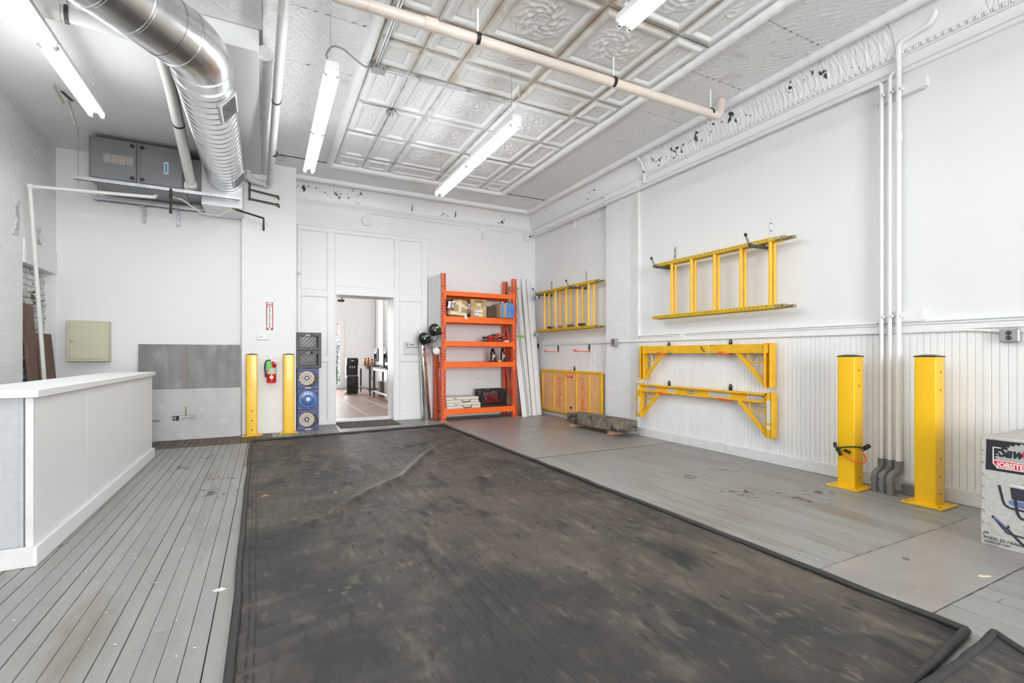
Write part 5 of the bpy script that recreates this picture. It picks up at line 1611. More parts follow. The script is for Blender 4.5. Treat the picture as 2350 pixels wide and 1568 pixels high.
for z in (2.34, 1.60):
    t = thing('caster_lock', 'steel lock bracket clamped to the scaffold frame %s rail' % ('top' if z > 2 else 'bottom'), 'bracket', (4.86, 8.33, z))
    MB().box(4.835, 4.90, 8.29, 8.375, z - .035, z + .05, .006).build('clamp_body', steel, t, smooth=False)
    MB().cyl((4.80, 8.33, z), (4.93, 8.33, z), .022, 12).build('lock_pin', galv, t)
    MB().box(4.85, 4.89, 8.36, 8.41, z - .02, z + .015, .004).build('lever', dkgrey, t, smooth=False)

def wall_hook(x, y_, zp, xw, reach, label, group, zarm=2.375):
    t = thing('wall_bracket', label, 'bracket', (xw, y_, zarm), group)
    MB().box(xw - .006, xw, y_ - .022, y_ + .022, zarm - .03, zp, .004).build('back_plate', galv, t, smooth=False)
    for z in (zp - .04, zp - .12):
        MB().cyl((xw - .010, y_, z), (xw - .005, y_, z), .008, 10).build('screw', dkgrey, t)
    pth = fillet([(xw, y_, zarm), (xw - reach, y_, zarm - .008), (xw - reach - .075, y_, zarm + .11)], .04)
    MB().tube([p for p in pth[:-2]], .0195, 12).build('foam_sleeve', rubber, t)
    MB().tube(pth[-5:], .0125, 12).build('arm', galv, t)
    e = pth[-1]
    dr = (pth[-1] - pth[-2]).normalized()
    MB().tube([e - dr * .025, e + dr * .006], .0145, 12).build('end_cap', black, t)
    return t
GH = 'padded steel wall brackets'
wall_hook(0, 4.80, 2.665, XR, .36, 'padded wall bracket holding the far end of the big scaffold frames', GH)
wall_hook(0, 3.40, 2.69, XR, .36, 'padded wall bracket below a tall steel strap, near the white conduits', GH)
wall_hook(0, 8.10, 2.66, XF, .36, 'padded wall bracket nearest the room corner', GH)
wall_hook(0, 6.94, 2.68, XF, .36, 'padded wall bracket near the brick pilaster', GH)
rr = random.Random(8)
for i, (q, l_, mm) in enumerate(((7.90, .09, dkgrey), (7.75, .08, conduit), (7.52, .08, steel), (7.2, .14, M('mossy_clamp', (0.13, 0.13, 0.09), .6, var=.3)), (6.85, .13, dkgrey))):
    t = thing('pipe_clamp', ['dark round clamp resting on the lower frame rail', 'grey clamp resting on the lower frame rail', 'bright steel clamp resting on the lower frame rail', 'mossy green clamp resting on the lower frame rail', 'long dark clamp resting on the lower frame rail'][i], 'clamp', (4.89, q, 1.695), 'clamps on the frame rail')
    MB().box(4.855, 4.93, q - l_ / 2, q + l_ / 2, 1.7005, 1.746, .014).build('jaw', mm, t, smooth=False)
    MB().cyl((4.85, q - l_ * .3, 1.722), (4.935, q - l_ * .3, 1.722), .018, 10).cyl((4.845, q + l_ * .3, 1.725), (4.935, q + l_ * .3, 1.725), .014, 10).build('bolt', mm, t)

# ---- saw-horse like scaffold trestles
def utility_hook(y_, zt, zarm, xw, reach, label, group, empty=False):
    t = thing('utility_hook', label, 'hook', (xw, y_, zarm), group)
    pts = [(-.022, 0), (.022, 0), (.022, .05), (.012, .075), (-.012, .075), (-.022, .05)]
    MB().prism(pts, lambda u, w, q: (q, y_ + u, zt - .075 + w), xw - .014, xw - .008).build('mount_plate', black, t, smooth=False)
    MB().cyl((xw - .016, y_, zt - .025), (xw - .0135, y_, zt - .025), .006, 10).build('screw', white_pl, t)
    MB().box(xw - .012, xw - .002, y_ - .012, y_ + .012, zarm - .005, zt - .07, .002).build('stem', black, t, smooth=False)
    pth = fillet([(xw - .01, y_ - .03, zarm), (xw - reach, y_ - .03, zarm), (xw - reach - .02, y_ - .03, zarm + .035)], .02)
    pt2 = fillet([(xw - .01, y_ + .03, zarm), (xw - reach, y_ + .03, zarm), (xw - reach - .02, y_ + .03, zarm + .035)], .02)
    MB().tube(pth, .007, 8).tube(pt2, .007, 8).tube([(xw - reach - .02, y_ - .03, zarm + .03), (xw - reach - .02, y_ + .03, zarm + .03)], .007, 8).tube([(xw - .012, y_ - .03, zarm), (xw - .012, y_ + .03, zarm)], .007, 8).build('vinyl_arm', hook_or, t)
    return t
def trestle(z0, z1, ya, yb, zb, label, channel):
    """ya near end, yb far end; beam between z0 and z1, end posts down to zb"""
    t = thing('scaffold_trestle', label, 'trestle', (4.9, (ya + yb) / 2, zb), 'yellow trestles on the beadboard')
    x0, x1 = 4.835, 4.93
    bm_ = MB()
    if channel:
        bm_.box(x0 + .035, x1 - .0, ya + .04, yb - .04, z0 + .004, z1 - .004, .002).box(x0, x0 + .04, ya + .06, yb - .06, z1 - .022, z1, .003).box(x0 + .02, x0 + .04, ya + .06, yb - .06, z0, z0 + .022, .003)
    else:
        bm_.box(x0 + .01, x1, ya + .04, yb - .04, z0, z1, .005)
    bm_.build('beam', yel_old, t, smooth=False)
    for y_, sg in ((ya, 1), (yb, -1)):
        ps = MB()
        e0, e1 = (y_, y_ + sg * .085)
        a, b_ = min(e0, e1), max(e0, e1)
        ps.box(x0, x1, a, a + .02, zb, z1 + .008, .003).box(x0, x1, b_ - .02, b_, zb, z1 + .008, .003).box(x1 - .02, x1, a + .02, b_ - .02, zb, z1 + .008)
        if channel:
            ps.box(x0, x0 + .012, a + .01, b_ - .01, zb, z1 + .008, .002)
        ps.build('end_post', yel_old, t, smooth=False)
        yi = y_ + sg * .085
        MB().bar((x0 + .04, yi - sg * .01, zb + .02), (x0 + .04, yi + sg * .35, z0 + .005), .04, .035, (1, 0, 0), .003).build('diagonal_brace', yel_old, t, smooth=False)
        MB().tube(fillet([(x0 + .05, yi, z0 - .1), (x0 + .05, yi + sg * .2, z0 - .1), (x0 + .05, yi + sg * .23, z0)], .02), .008, 8).build('latch_bar', yel_old, t)
        MB().tube(fillet([(x0 + .03, yi, z0 - .02), (x0 + .03, yi + sg * .12, z0 - .02), (x0 + .03, yi + sg * .15, z0 - .09)], .02), .004, 6).build('spring_clip', steel, t)
        MB().cyl((x0 + .0085, yi - sg * .0 + sg * .02, (z0 + z1) / 2 + .02), (x0 + .011, yi + sg * .02, (z0 + z1) / 2 + .02), .006, 8).build('bolt', black, t)
    return t
h1 = trestle(1.214, 1.318, 3.31, 5.345, .84, 'upper yellow trestle with a plain closed beam', False)
MB().obox((4.8435, 4.77, 1.226), (.001, 0, 0), (0, .04, .0), (0, 0, .012)).build('green_paint_smear', green_tape, h1, smooth=False)
MB().tube([(4.8445, 4.24, 1.30), (4.8445, 4.225, 1.265), (4.8445, 4.19, 1.235)], .007, 6).build('black_mark', ink, h1)
MB().bar((4.8445, 4.13, 1.214), (4.8445, 4.13, 1.318), .008, .002, (1, 0, 0)).build('white_mark', white_print, h1, smooth=False)
MB().bar((4.8445, 4.12, 1.309), (4.8445, 4.06, 1.311), .005, .002, (1, 0, 0)).build('black_mark', ink, h1, smooth=False)
h2 = trestle(.665, .775, 3.295, 5.415, .295, 'lower yellow trestle with stickers and an oval maker badge', True)
lx = 4.87
def sticker(ya, yb, z0, z1, lines, par=h2, x=lx):
    o = MB().box(x - .0015, x, min(ya, yb), max(ya, yb), z0, z1).build('sticker', M('off_white_sticker', (0.7, 0.67, 0.62), .5, var=.1, vs=30), par, smooth=False)
    for i in range(lines):
        zz = z1 - (z1 - z0) * (i + .7) / (lines + .4)
        MB().box(x - .0022, x - .0015, min(ya, yb) + .01, max(ya, yb) - .012, zz - .003, zz + .003).build('print_line', red_print if i == lines - 1 and lines == 3 else grey_ink, o, smooth=False)
sticker(5.245, 5.044, .695, .74, 3)
sticker(4.837, 4.691, .69, .745, 2)
sticker(4.146, 3.841, .685, .745, 2)
sticker(3.62, 3.425, .69, .745, 3)
for (ya, za, zb_) in ((5.36, .69, .765), (5.36, .34, .60), (3.335, .46, .70), (3.335, .39, .43)):
    MB().box(4.8335, 4.835, ya - .024, ya + .024, za, zb_).build('sticker', M('off_white_sticker'), h2, smooth=False)
MB().box(4.833, 4.8335, 5.345, 5.378, .535, .56).build('yellow_sticker', M('yellow_sticker'), h2, smooth=False)
el = [(0.085 * cos(2 * pi * k_ / 28), .0225 * sin(2 * pi * k_ / 28)) for k_ in range(28)]
MB().prism(el, lambda u, w, q: (q, 4.415 + u, .715 + w), lx - .0012, lx).build('badge_rim', white_print, h2, smooth=False)
MB().prism([(u * .93, w * .86) for u, w in el], lambda u, w, q: (q, 4.415 + u, .715 + w), lx - .002, lx).build('badge', ink, h2, smooth=False)
text('badge_lettering', 'WERNER', .026, white_print, h2, (lx - .0025, 4.415, .7055), (0, -1, 0), (0, 0, 1), .0004, 'CENTER', 1.25, bold=.0006)
GU = 'utility hooks on the beadboard'
XB = XR - .014
utility_hook(4.89, 1.37, 1.200, XB, .17, 'orange hook under the far end of the upper trestle', GU)
utility_hook(3.905, 1.378, 1.200, XB, .17, 'orange hook under the near end of the upper trestle', GU)
utility_hook(4.885, .84, .655, XB, .17, 'orange hook under the far end of the lower trestle', GU)
utility_hook(3.905, .845, .655, XB, .17, 'orange hook under the near end of the lower trestle', GU)
XB2 = XF - .014
utility_hook(7.83, 1.375, 1.255, XB2, .3, 'empty orange hook nearer the room corner', GU)
utility_hook(6.83, 1.378, 1.255, XB2, .3, 'empty orange hook nearer the brick pilaster', GU)
utility_hook(7.28, .985, .795, XB2, .17, 'orange hook holding the plywood scaffold platform', GU)

# plywood platform
t = thing('scaffold_platform', 'yellow framed orange plywood scaffold platform hung on the beadboard', 'platform', (5.0, 7.33, .1))
px = 4.985
MB().box(px, px + .014, 6.44, 8.30, .13, .865).build('plywood', plywood, t, smooth=False)
for a, b_, c_, d_ in ((6.40, 8.34, .86, .905), (6.40, 8.34, .095, .14)):
    MB().box(px - .016, px + .03, a, b_, c_, d_, .006).build('frame_rail', yel_old, t, smooth=False)
for a in (6.40, 8.30):
    MB().box(px - .016, px + .03, a, a + .045, .14, .86, .006).build('frame_rail', yel_old, t, smooth=False)
for q in (7.897, 7.502, 7.137, 6.759):
    MB().box(px - .012, px + .002, q - .02, q + .02, .14, .86, .004).build('slat', yel_rung, t, smooth=False)
for z in (.79, .225):
    el = [(.04 * cos(2 * pi * k_ / 16), .022 * sin(2 * pi * k_ / 16)) for k_ in range(16)]
    MB().prism(el, lambda u, w, q: (q, 7.31 + u, z + w), px - .0015, px + .001).build('hand_slot', black, t, smooth=False)
rr = random.Random(21)
for yc in (7.70, 6.95):
    mb = MB()
    for q in range(60):
        a, b_ = yc + rr.gauss(0, .035), rr.uniform(.2, .8)
        s_ = rr.uniform(.006, .02)
        xq_ = px - .001 - q * .00002
        mb.add([(xq_, a - s_, b_), (xq_, a, b_ - s_ * 1.6), (xq_, a + s_, b_), (xq_, a, b_ + s_ * 1.6)], [(0, 1, 2, 3)])
    mb.build('spray_paint_mark', spray, t, smooth=False, kind='stuff')

# stone slab on two bricks
t = thing('stone_slab', 'rough weathered stone slab raised on bricks by the pilaster', 'stone', (4.66, 6.05, .07))
mb = MB()
S0 = (4.66, 6.045, .155)
def st_fn(u, v):
    th, ph = u * 2 * pi, (v - .5) * pi
    sq = .22
    d = V((math.copysign(abs(cos(ph)) ** sq, cos(ph)) * math.copysign(abs(cos(th)) ** sq, cos(th)), math.copysign(abs(sin(ph)) ** sq, sin(ph)), math.copysign(abs(cos(ph)) ** sq, cos(ph)) * math.copysign(abs(sin(th)) ** sq, sin(th))))
    p = V((d.x * .165, d.y * .67, d.z * .085))
    k_ = .02 * noise.noise((p.x * 9, p.y * 5, p.z * 9)) + .010 * noise.noise((p.x * 25, p.y * 20, p.z * 25))
    p += d.normalized() * k_ * (0.35 if d.z > .9 else 1)
    p.x += p.y * -.05
    return V(S0) + p
mb.grid(64, 90, st_fn).build('slab', stone, t, ang=60)
for yc, xc, w in ((6.62, 4.62, .1), (5.72, 4.69, .09)):
    tag(MB().box(xc - .11, xc + .11, yc - w / 2, yc + w / 2, 0, .068, .006).build('support_brick', brick_pink, smooth=False), 'bare pink brick under the %s of the stone slab' % ('corner end' if yc > 6 else 'pilaster end'), 'brick', 'bricks under the stone')

# outlets, conduits
def outlet(y0, y1, z0, z1, xw, label):
    t = thing('outlet_box', label, 'outlet', (xw, (y0 + y1) / 2, z0), 'grey surface outlets')
    MB().box(xw - .055, xw, y0, y1, z0, z1, .008).build('box', conduit, t, smooth=False)
    MB().box(xw - .060, xw - .054, y0 + .004, y1 - .004, z0 + .004, z1 - .004, .003).build('cover_plate', M('grey_cover', (0.36, 0.365, 0.37), .4, .3), t, smooth=False)
    ym = (y0 + y1) / 2
    for z in ((z0 * .68 + z1 * .32), (z0 * .32 + z1 * .68)):
        rc = MB().cyl((xw - .063, ym, z), (xw - .059, ym, z), .0165, 18).build('receptacle', black, t)
        MB().box(xw - .0638, xw - .063, ym - .008, ym - .005, z - .005, z + .006).box(xw - .0638, xw - .063, ym + .005, ym + .008, z - .005, z + .006).build('slot', conduit, rc, smooth=False)
    for a in (y0 + .014, y1 - .014):
        for z in (z0 + .014, z1 - .014):
            MB().cyl((xw - .062, a, z), (xw - .059, a, z), .004, 8).build('screw', steel, t)
    return t
outlet(1.42, 1.53, 1.292, 1.392, XR - .014, 'grey double outlet box on the beadboard below the chair rail end')
outlet(5.955, 6.075, 1.335, 1.455, XP, 'grey double outlet box on the brick pilaster')
t = thing('conduit_run', 'white conduit running along under the chair rail to the outlets', 'conduit', (XR, 4, 1.4))
MB().tube([(XR - .03, 1.53, 1.372), (XR - .03, 1.6, 1.385), (XR - .03, 1.72, 1.395), (XR - .03, 5.40, 1.398), (XP - .022, 5.50, 1.398), (XP - .022, 5.95, 1.398)], .011, 8).tube(fillet([(XP - .022, 6.08, 1.398), (XP - .022, 6.3, 1.398), (XF - .03, 6.38, 1.395), (XF - .03, 8.45, 1.39)], .05), .011, 8).build('conduit', white_trim, t)
MB().tube([(XR - .03, 1.42, 1.372), (XR - .03, 0.6, 1.372)], .011, 8).build('conduit', white_trim, t)
t = thing('junction_box', 'small grey junction box by the corner on the beadboard rail', 'box', (XF, 8.5, 1.37))
MB().box(XF - .07, XF - .014, 8.46, 8.56, 1.335, 1.43, .006).build('box', conduit, t, smooth=False)
MB().box(XF - .075, XF - .069, 8.465, 8.555, 1.34, 1.425, .002).build('cover', dkgrey, t, smooth=False)

XC = XR - .075
grey_pvc = M('grey_pvc_pipe', (0.2, 0.2, 0.2), .5, var=.12, vs=12)
def riser(y_, r, z1, extra, label, xo):
    t = thing('wall_conduit', label, 'conduit', (XC, y_, 0), 'white conduits rising up the wall')
    pts = [(XC, y_, .22), (XC, y_, z1)] + extra
    MB().tube(fillet(pts, .05), r, 12).build('riser', white_trim, t)
    el = fillet([(XC, y_, .27), (XC, y_, .185), (xo, y_ - .005, .165), (xo, y_ - .005, .0)], .045)
    MB().tube(el, r + .008, 12).build('floor_elbow', grey_pvc, t)
    MB().cyl((XC, y_, .215), (XC, y_, .27), r + .012, 12).build('coupling', grey_pvc, t)
    MB().cyl((xo, y_ - .005, .08), (xo, y_ - .005, .115), r + .013, 12).build('coupling', grey_pvc, t)
    return t
riser(2.30, .016, 3.64, [(XC, 8.5, 3.64)], 'white conduit riser farthest from the carton, turning along the ledge', 4.78)
riser(2.235, .016, 3.66, [(XC, 2.18, 3.68)], 'white conduit riser between two others', 4.77)
riser(2.17, .021, 3.91, [(XC - .02, 1.92, 3.94), (XC - .03, 1.88, 4.1)], 'thicker white conduit riser bending up into the ceiling', 4.76)
MB().cyl((XC, 2.17, 3.05), (XC, 2.17, 3.14), .026, 14).build('coupling', white_trim, bpy.data.objects['wall_conduit.002'])
t = thing('grey_block', 'grey painted wood block on the floor behind the bollards', 'wood block', (4.9, 2.06, 0))
MB().box(4.875, 4.94, 1.99, 2.14, 0, .085, .004).build('block', M('grey_painted_wood', (0.19, 0.19, 0.195), .5, var=.08), t, smooth=False)
for i, (ya, yb, z0, z1) in enumerate(((1.98, 2.345, 3.462, 3.552), (2.0, 2.355, 1.492, 1.58))):
    t = thing('pipe_cleat', ['white wooden cleat behind the conduits near the ceiling ledge', 'white wooden cleat behind the conduits just above the chair rail'][i], 'cleat', (XR, (ya + yb) / 2, z0))
    MB().box(XR - .05, XR, ya, yb, z0, z1, .004).build('cleat_board', white_trim, t, smooth=False)
    MB().box(XR - .06, XR, ya + .02, yb, z0 - .012, z0, .003).build('cleat_ledge', scuffed, t, smooth=False)
    for y_ in (2.30, 2.235, 2.17):
        MB().box(XR - .10, XR - .045, y_ - .03, y_ - .022, (z0 + z1) / 2 - .012, (z0 + z1) / 2 + .012, .002).build('pipe_strap', white_trim, t, smooth=False)
for i, (y_, z0, z1) in enumerate(((7.305, 3.51, 3.72), (6.556, 3.50, 3.72))):
    tag(MB().box(XF - .03, XF, y_ - .035, y_ + .035, z0, z1, .004).build('wall_batten', white_trim, smooth=False), ['short white batten high in the recessed bay, nearer the corner', 'short white batten high in the recessed bay, nearer the pilaster'][i], 'batten')

# ================================================================ CARTON
t = thing('tool_carton', 'large grey carton of a table saw with a black and red logo', 'box', (4.4, 1.0, 0))
bx = 4.04
grey_box = M('grey_printed_carton', (0.5, 0.48, 0.44), .6, var=.12, vs=60, bump=.08, bs=90, spots=(((0.3, 0.28, 0.25), 3.5, .64, .06),))
MB().box(bx, 4.72, .62, 1.345, 0.0, .685, .006).build('carton', grey_box, t, smooth=False)
MB().box(bx + .2, 4.5, .8, 1.2, .6852, .6862).build('top_print_panel', M('mid_grey_print', (0.38, 0.38, 0.37), .6), t, smooth=False)
def fpoly(name, pts, m, k_=1):
    """flat print on the carton face toward the room: points (y, z)"""
    return MB().prism([(-y_, z) for y_, z in pts], lambda u, w, q: (q, -u, w), bx - .0006 * k_, bx + .0002).build(name, m, t, smooth=False)
fpoly('logo_panel', [(1.316, .668), (1.32, .477), (.66, .477), (.66, .668)], ink, 1)
fpoly('logo_frame', [(1.287, .625), (1.287, .522), (1.263, .494), (.80, .494), (.80, .625)], white_print, 2)
fpoly('logo_frame_inner', [(1.281, .619), (1.281, .547), (.806, .547), (.806, .619)], ink, 3)
fpoly('red_band', [(1.281, .541), (1.281, .525), (1.260, .5), (.806, .5), (.806, .541)], M('bright_red_print', (0.72, 0.02, 0.05), .5), 3)
bl = []
for k_ in range(40):
    for rr_, off in ((.158, 0), (.143, .5), ):
        an = pi * 2 * (k_ + off) / 40
        bl.append((1.105 + rr_ * 1.12 * cos(an), .545 + rr_ * .78 * sin(an)))
bl = [(y_, max(z, .549)) for y_, z in bl if z > .50]
fpoly('saw_blade', bl, M('silver_print', (0.42, 0.42, 0.41), .4), 4)
text('logo_lettering', 'Saw', .083, ink, t, (bx - .003, 1.262, .571), (0, -1, 0), (0, 0, 1), .0004, 'LEFT', .82, .35, .0035)
so = [(1.105 + .05 * cos(2 * pi * k_ / 8 + pi / 8), .60 + .05 * sin(2 * pi * k_ / 8 + pi / 8)) for k_ in range(8)]
fpoly('red_octagon', so, M('bright_red_print'), 6)
text('logo_lettering', 'Stop', .075, white_print, t, (bx - .0045, 1.148, .575), (0, -1, 0), (0, 0, 1), .0004, 'LEFT', .8, .35, .002)
text('jobsite_lettering', 'JOBSITE SAW', .043, white_print, t, (bx - .003, 1.266, .505), (0, -1, 0), (0, 0, 1), .0004, 'LEFT', .8, 0, .0012)
text('model_lettering', 'JSS', .022, ink, t, (bx - .001, 1.328, .072), (0, -1, 0), (0, 0, 1), .0004, 'LEFT', .85)
text('model_lettering', 'MODEL JSS-120A60', .026, ink, t, (bx - .001, 1.328, .042), (0, -1, 0), (0, 0, 1), .0004, 'LEFT', .8)
text('model_lettering', 'SAWSTOP.COM', .02, ink, t, (bx - .001, 1.328, .02), (0, -1, 0), (0, 0, 1), .0004, 'LEFT', .85)
navy = M('navy_print', (0.035, 0.035, 0.06), .5)
steel_blue = M('blue_print', (0.13, 0.18, 0.4), .5, var=.2, vs=30)
def fbar(pl, w, m, nm, k_=2):
    for i in range(len(pl) - 1):
        MB().bar((bx - .0005 * k_, *pl[i]), (bx - .0005 * k_, *pl[i + 1]), w, .0015, (1, 0, 0)).build(nm, m, t, smooth=False)
fbar([(1.257, .392), (1.240, .30), (1.230, .275), (1.205, .262), (1.05, .255)], .012, navy, 'picture_frame_tube')
fbar([(1.185, .33), (1.178, .25), (1.165, .215), (1.13, .205), (1.0, .2)], .014, navy, 'picture_frame_tube', 3)
fpoly('picture_table', [(1.225, .405), (1.05, .385), (.8, .40), (.8, .41), (1.05, .408)], white_print, 3)
fpoly('picture_body', [(1.208, .39), (1.20, .32), (.86, .30), (.85, .385)], navy, 2)
fpoly('picture_base', [(1.215, .305), (1.21, .285), (1.0, .245), (1.0, .29), (1.19, .315)], steel_blue, 2)
fpoly('picture_knob', [(1.145, .37), (1.145, .35), (1.10, .35), (1.10, .37)], M('bright_red_print'), 4)
fbar([(1.289, .192), (1.235, .145), (1.150, .055), (1.10, .0)], .014, navy, 'picture_leg')
fbar([(1.28, .187), (1.225, .14)], .009, steel_blue, 'picture_leg', 4)
fbar([(1.27, .17), (1.22, .105), (1.14, .1), (.95, .1)], .009, navy, 'picture_leg', 3)
fbar([(1.22, .145), (1.21, .147)], .016, navy, 'picture_foot', 5)
for k_ in range(8):
    MB().bar((bx - .001, 1.337, .60 - k_ * .075), (bx - .001, 1.325, .585 - k_ * .075), .0025, .001, (1, 0, 0)).build('edge_staple', dkgrey, t, smooth=False)

# ================================================================ FURNACE AND DUCT
fy = 7.5
t = thing('furnace', 'grey horizontal furnace hung below the dropped ceiling', 'furnace', (-1.4, 7.8, 3.33))
MB().box(-1.9, -.93, fy + .01, 8.2, 3.335, 3.865, .004).build('cabinet', furn, t, smooth=False)
d1 = MB().box(-1.88, -1.432, fy - .012, fy + .01, 3.352, 3.85, .006).build('door_panel', furn, t, smooth=False)
d2 = MB().box(-1.395, -.95, fy - .012, fy + .01, 3.352, 3.85, .006).build('door_panel', furn, t, smooth=False)
for x, z, dd in ((-1.474, 3.80, d1), (-1.474, 3.40, d1), (-1.372, 3.80, d2), (-1.372, 3.40, d2)):
    MB().cyl((x, fy - .03, z), (x, fy - .011, z), .022, 16).box(x - .02, x + .02, fy - .036, fy - .03, z - .006, z + .006, .002).build('latch_knob', black, dd)
lbm = M('tan_instruction_label', (0.38, 0.34, 0.3), .6, var=.25, vs=60, stretch=(1, 1, 2))
for k_ in range(4):
    x = -1.755 + k_ * .074
    MB().box(x, x + .068, fy - .0135, fy - .0115, 3.555, 3.662).build('instruction_label', lbm, d1, smooth=False)
MB().box(-1.150, -1.103, fy - .0135, fy - .0115, 3.51, 3.665).build('maker_label', M('pale_blue_label', (0.55, 0.66, 0.72), .5), d2, smooth=False)
MB().box(-1.134, -1.118, fy - .0142, fy - .0134, 3.53, 3.645).build('maker_print', M('teal_print', (0.03, 0.2, 0.33), .5, var=.6, vs=60), d2, smooth=False)
MB().box(-.93, -.915, fy + .03, 8.15, 3.36, 3.84).build('end_flange', galv, t, smooth=False)
MB().box(-.915, -.76, fy + .12, 8.15, 3.36, 3.80, .003).build('transition_duct', furn, t, smooth=False)
MB().cyl((-.905, fy + .02, 3.36), (-.905, fy + .02, 3.82), .006, 8).build('sensor_tube', steel, t)
MB().cyl((-.90, fy - .0, 3.575), (-.90, fy + .03, 3.575), .022, 12).build('pressure_switch', black, t)
MB().cyl((-.93, fy + .0, 3.39), (-.86, fy + .0, 3.39), .035, 14).build('flue_collar', galv, t)

t = thing('supply_plenum', 'white insulated plenum box at the end of the spiral duct', 'plenum', (-.5, 7.9, 3.2))
MB().box(-.76, -.28, 7.62, 8.26, 3.22, 3.87, .004).build('plenum_box', M('pale_galvanized_sheet', (0.72, 0.73, 0.74), .35, .4, var=.05), t, smooth=False)

t = thing('strut_rack', 'galvanized strut rails hung on rods under the furnace', 'rail', (-1.3, 7.8, 3.28))
def strut(x0, x1, y_, z):
    mb = MB()
    mb.box(x0, x1, y_ - .021, y_ - .018, z - .0, z + .041).box(x0, x1, y_ + .018, y_ + .021, z, z + .041).box(x0, x1, y_ - .021, y_ + .021, z + .038, z + .041)
    q = x0
    o = mb.build('strut_rail', galv, t, smooth=False)
    sl = MB()
    while q < x1 - .05:
        sl.box(q + .012, q + .04, y_ - .014, y_ + .014, z + .0, z + .0015)
        q += .0508
    sl.build('slot_row', dkgrey, o, smooth=False, kind='stuff')
strut(-2.03, -.30, 7.44, 3.285)
strut(-2.03, -.78, 8.20, 3.26)
for x, y_ in ((-1.98, 7.44), (-1.98, 8.20), (-.82, 8.2)):
    MB().cyl((x, y_, 3.22), (x, y_, ZS), .005, 8).build('threaded_rod', conduit, t)
    MB().cyl((x, y_, 3.262), (x, y_, 3.276), .012, 6).build('nut', steel, t)
for x in (-1.497, -1.1):
    MB().box(x - .016, x + .016, 8.272, 8.29, 3.03, 3.26, .002).box(x - .016, x + .016, 8.19, 8.29, 3.235, 3.255, .002).build('wall_angle', galv, t, smooth=False)
    for z in (3.06, 3.13, 3.2):
        MB().cyl((x, 8.268, z), (x, 8.273, z), .006, 8).build('bolt_hole', dkgrey, t)

# spiral duct
t = thing('spiral_duct', 'large shiny spiral duct turning below the ceiling', 'duct', (-.48, 6, 3.64))
duct_m = M('spiral_duct_steel', (0.74, 0.75, 0.76), .27, 1.0, var=.14, vs=7, stretch=(1, 1.5, 1))
DR = .226
def ribbed(p, q, pitch, r=DR, n=44, rib=.0035):
    p, q = V(p), V(q)
    L_ = (q - p).length
    d = (q - p).normalized()
    pr = []
    s_ = 0
    while s_ < L_ - pitch * .3:
        pr += [(s_, r), (s_ + pitch * .90, r), (s_ + pitch * .925, r + rib), (s_ + pitch * .975, r + rib)]
        s_ += pitch
    pr.append((L_, r))
    return MB().lathe(p, d, pr, n)
A = V((-.48, 7.62, 3.64)); B = V((-.48, 4.86, 3.64))
ribbed(B, A, .118).build('straight_section', duct_m, t, ang=25)
pts = []
dv = V((-.643, -.766, 0))
C_ = B + V((0, -.30, 0))
el = fillet([B, C_, C_ + dv * .30], .30, 3)
MB().tube(el, [DR + .002] * len(el), 44, cap=False).build('elbow', duct_m, t, ang=20)
for p_, dr_ in ((el[1], V((0, -1, 0))), (el[-2], dv)):
    MB().tube([V(p_) - dr_ * .02, V(p_) + dr_ * .02], DR + .008, 44).build('elbow_band', duct_m, t)
MB().tube([B + V((0, .07, 0)), B], DR + .01, 44).build('collar', duct_m, t)
ribbed(el[-1] - dv * .01, el[-1] + dv * .8, .26).build('angled_section', duct_m, t, ang=25)
def register(yc, an, l_, label):
    o = thing('duct_register', label, 'register', (-.48, yc, 3.64), 'registers on the duct')
    nrm = V((cos(an), 0, sin(an)))
    tg = V((-sin(an), 0, cos(an)))
    c = V((-.48, yc, 3.64)) + nrm * (DR + .004)
    MB().obox(c - nrm * .012, (0, l_ / 2, 0), tg * .105, nrm * .016, .003).build('frame', M('white_grey_register', (0.62, 0.63, 0.63), .4), o, smooth=False)
    MB().obox(c + nrm * .0045, (0, l_ / 2 - .02, 0), tg * .08, nrm * .001).build('recess', dkgrey, o, smooth=False)
    for k_ in range(8):
        MB().obox(c + nrm * .008 + tg * (-.072 + .0206 * k_), (0, l_ / 2 - .02, 0), tg * .002 + nrm * .003, nrm * .004).build('louvre', M('white_grey_register'), o, smooth=False)
register(5.2, R(-38), .36, 'louvred register on the duct near its elbow')
register(7.25, R(-38), .30, 'louvred register on the duct near the plenum')

# PVC flue
t = thing('flue_pipe', 'white PVC flue pipe from the furnace bending along the dropped ceiling', 'pipe', (-.9, 6, 3.6))
MB().tube(fillet([(-1.44, 4.80, 3.80), (-.79, 4.88, 3.80), (-.79, 5.5, 3.72), (-.845, 7.30, 3.41), (-.845, 7.46, 3.39)], .14, 8), .055, 18).build('pipe_run', pvc, t)
MB().tube([(-1.60, 4.78, 3.80), (-1.38, 4.81, 3.80)], .066, 18).build('hub', pvc, t)
MB().tube([(-1.36, 4.813, 3.80), (-1.335, 4.817, 3.80)], .067, 18).build('clamp_band', black, t)
MB().cyl((-1.347, 4.815, 3.865), (-1.347, 4.815, 4.1), .006, 8).build('hanger_rod', galv, t)
MB().tube(fillet([(-.845, 7.34, 3.40), (-.845, 7.45, 3.39), (-.91, 7.47, 3.39)], .07, 6), .062, 18).build('elbow', pvc, t)
MB().tube([(-.807, 6.05, 3.625), (-.808, 6.08, 3.62)], .058, 18).build('clamp_band', black, t)

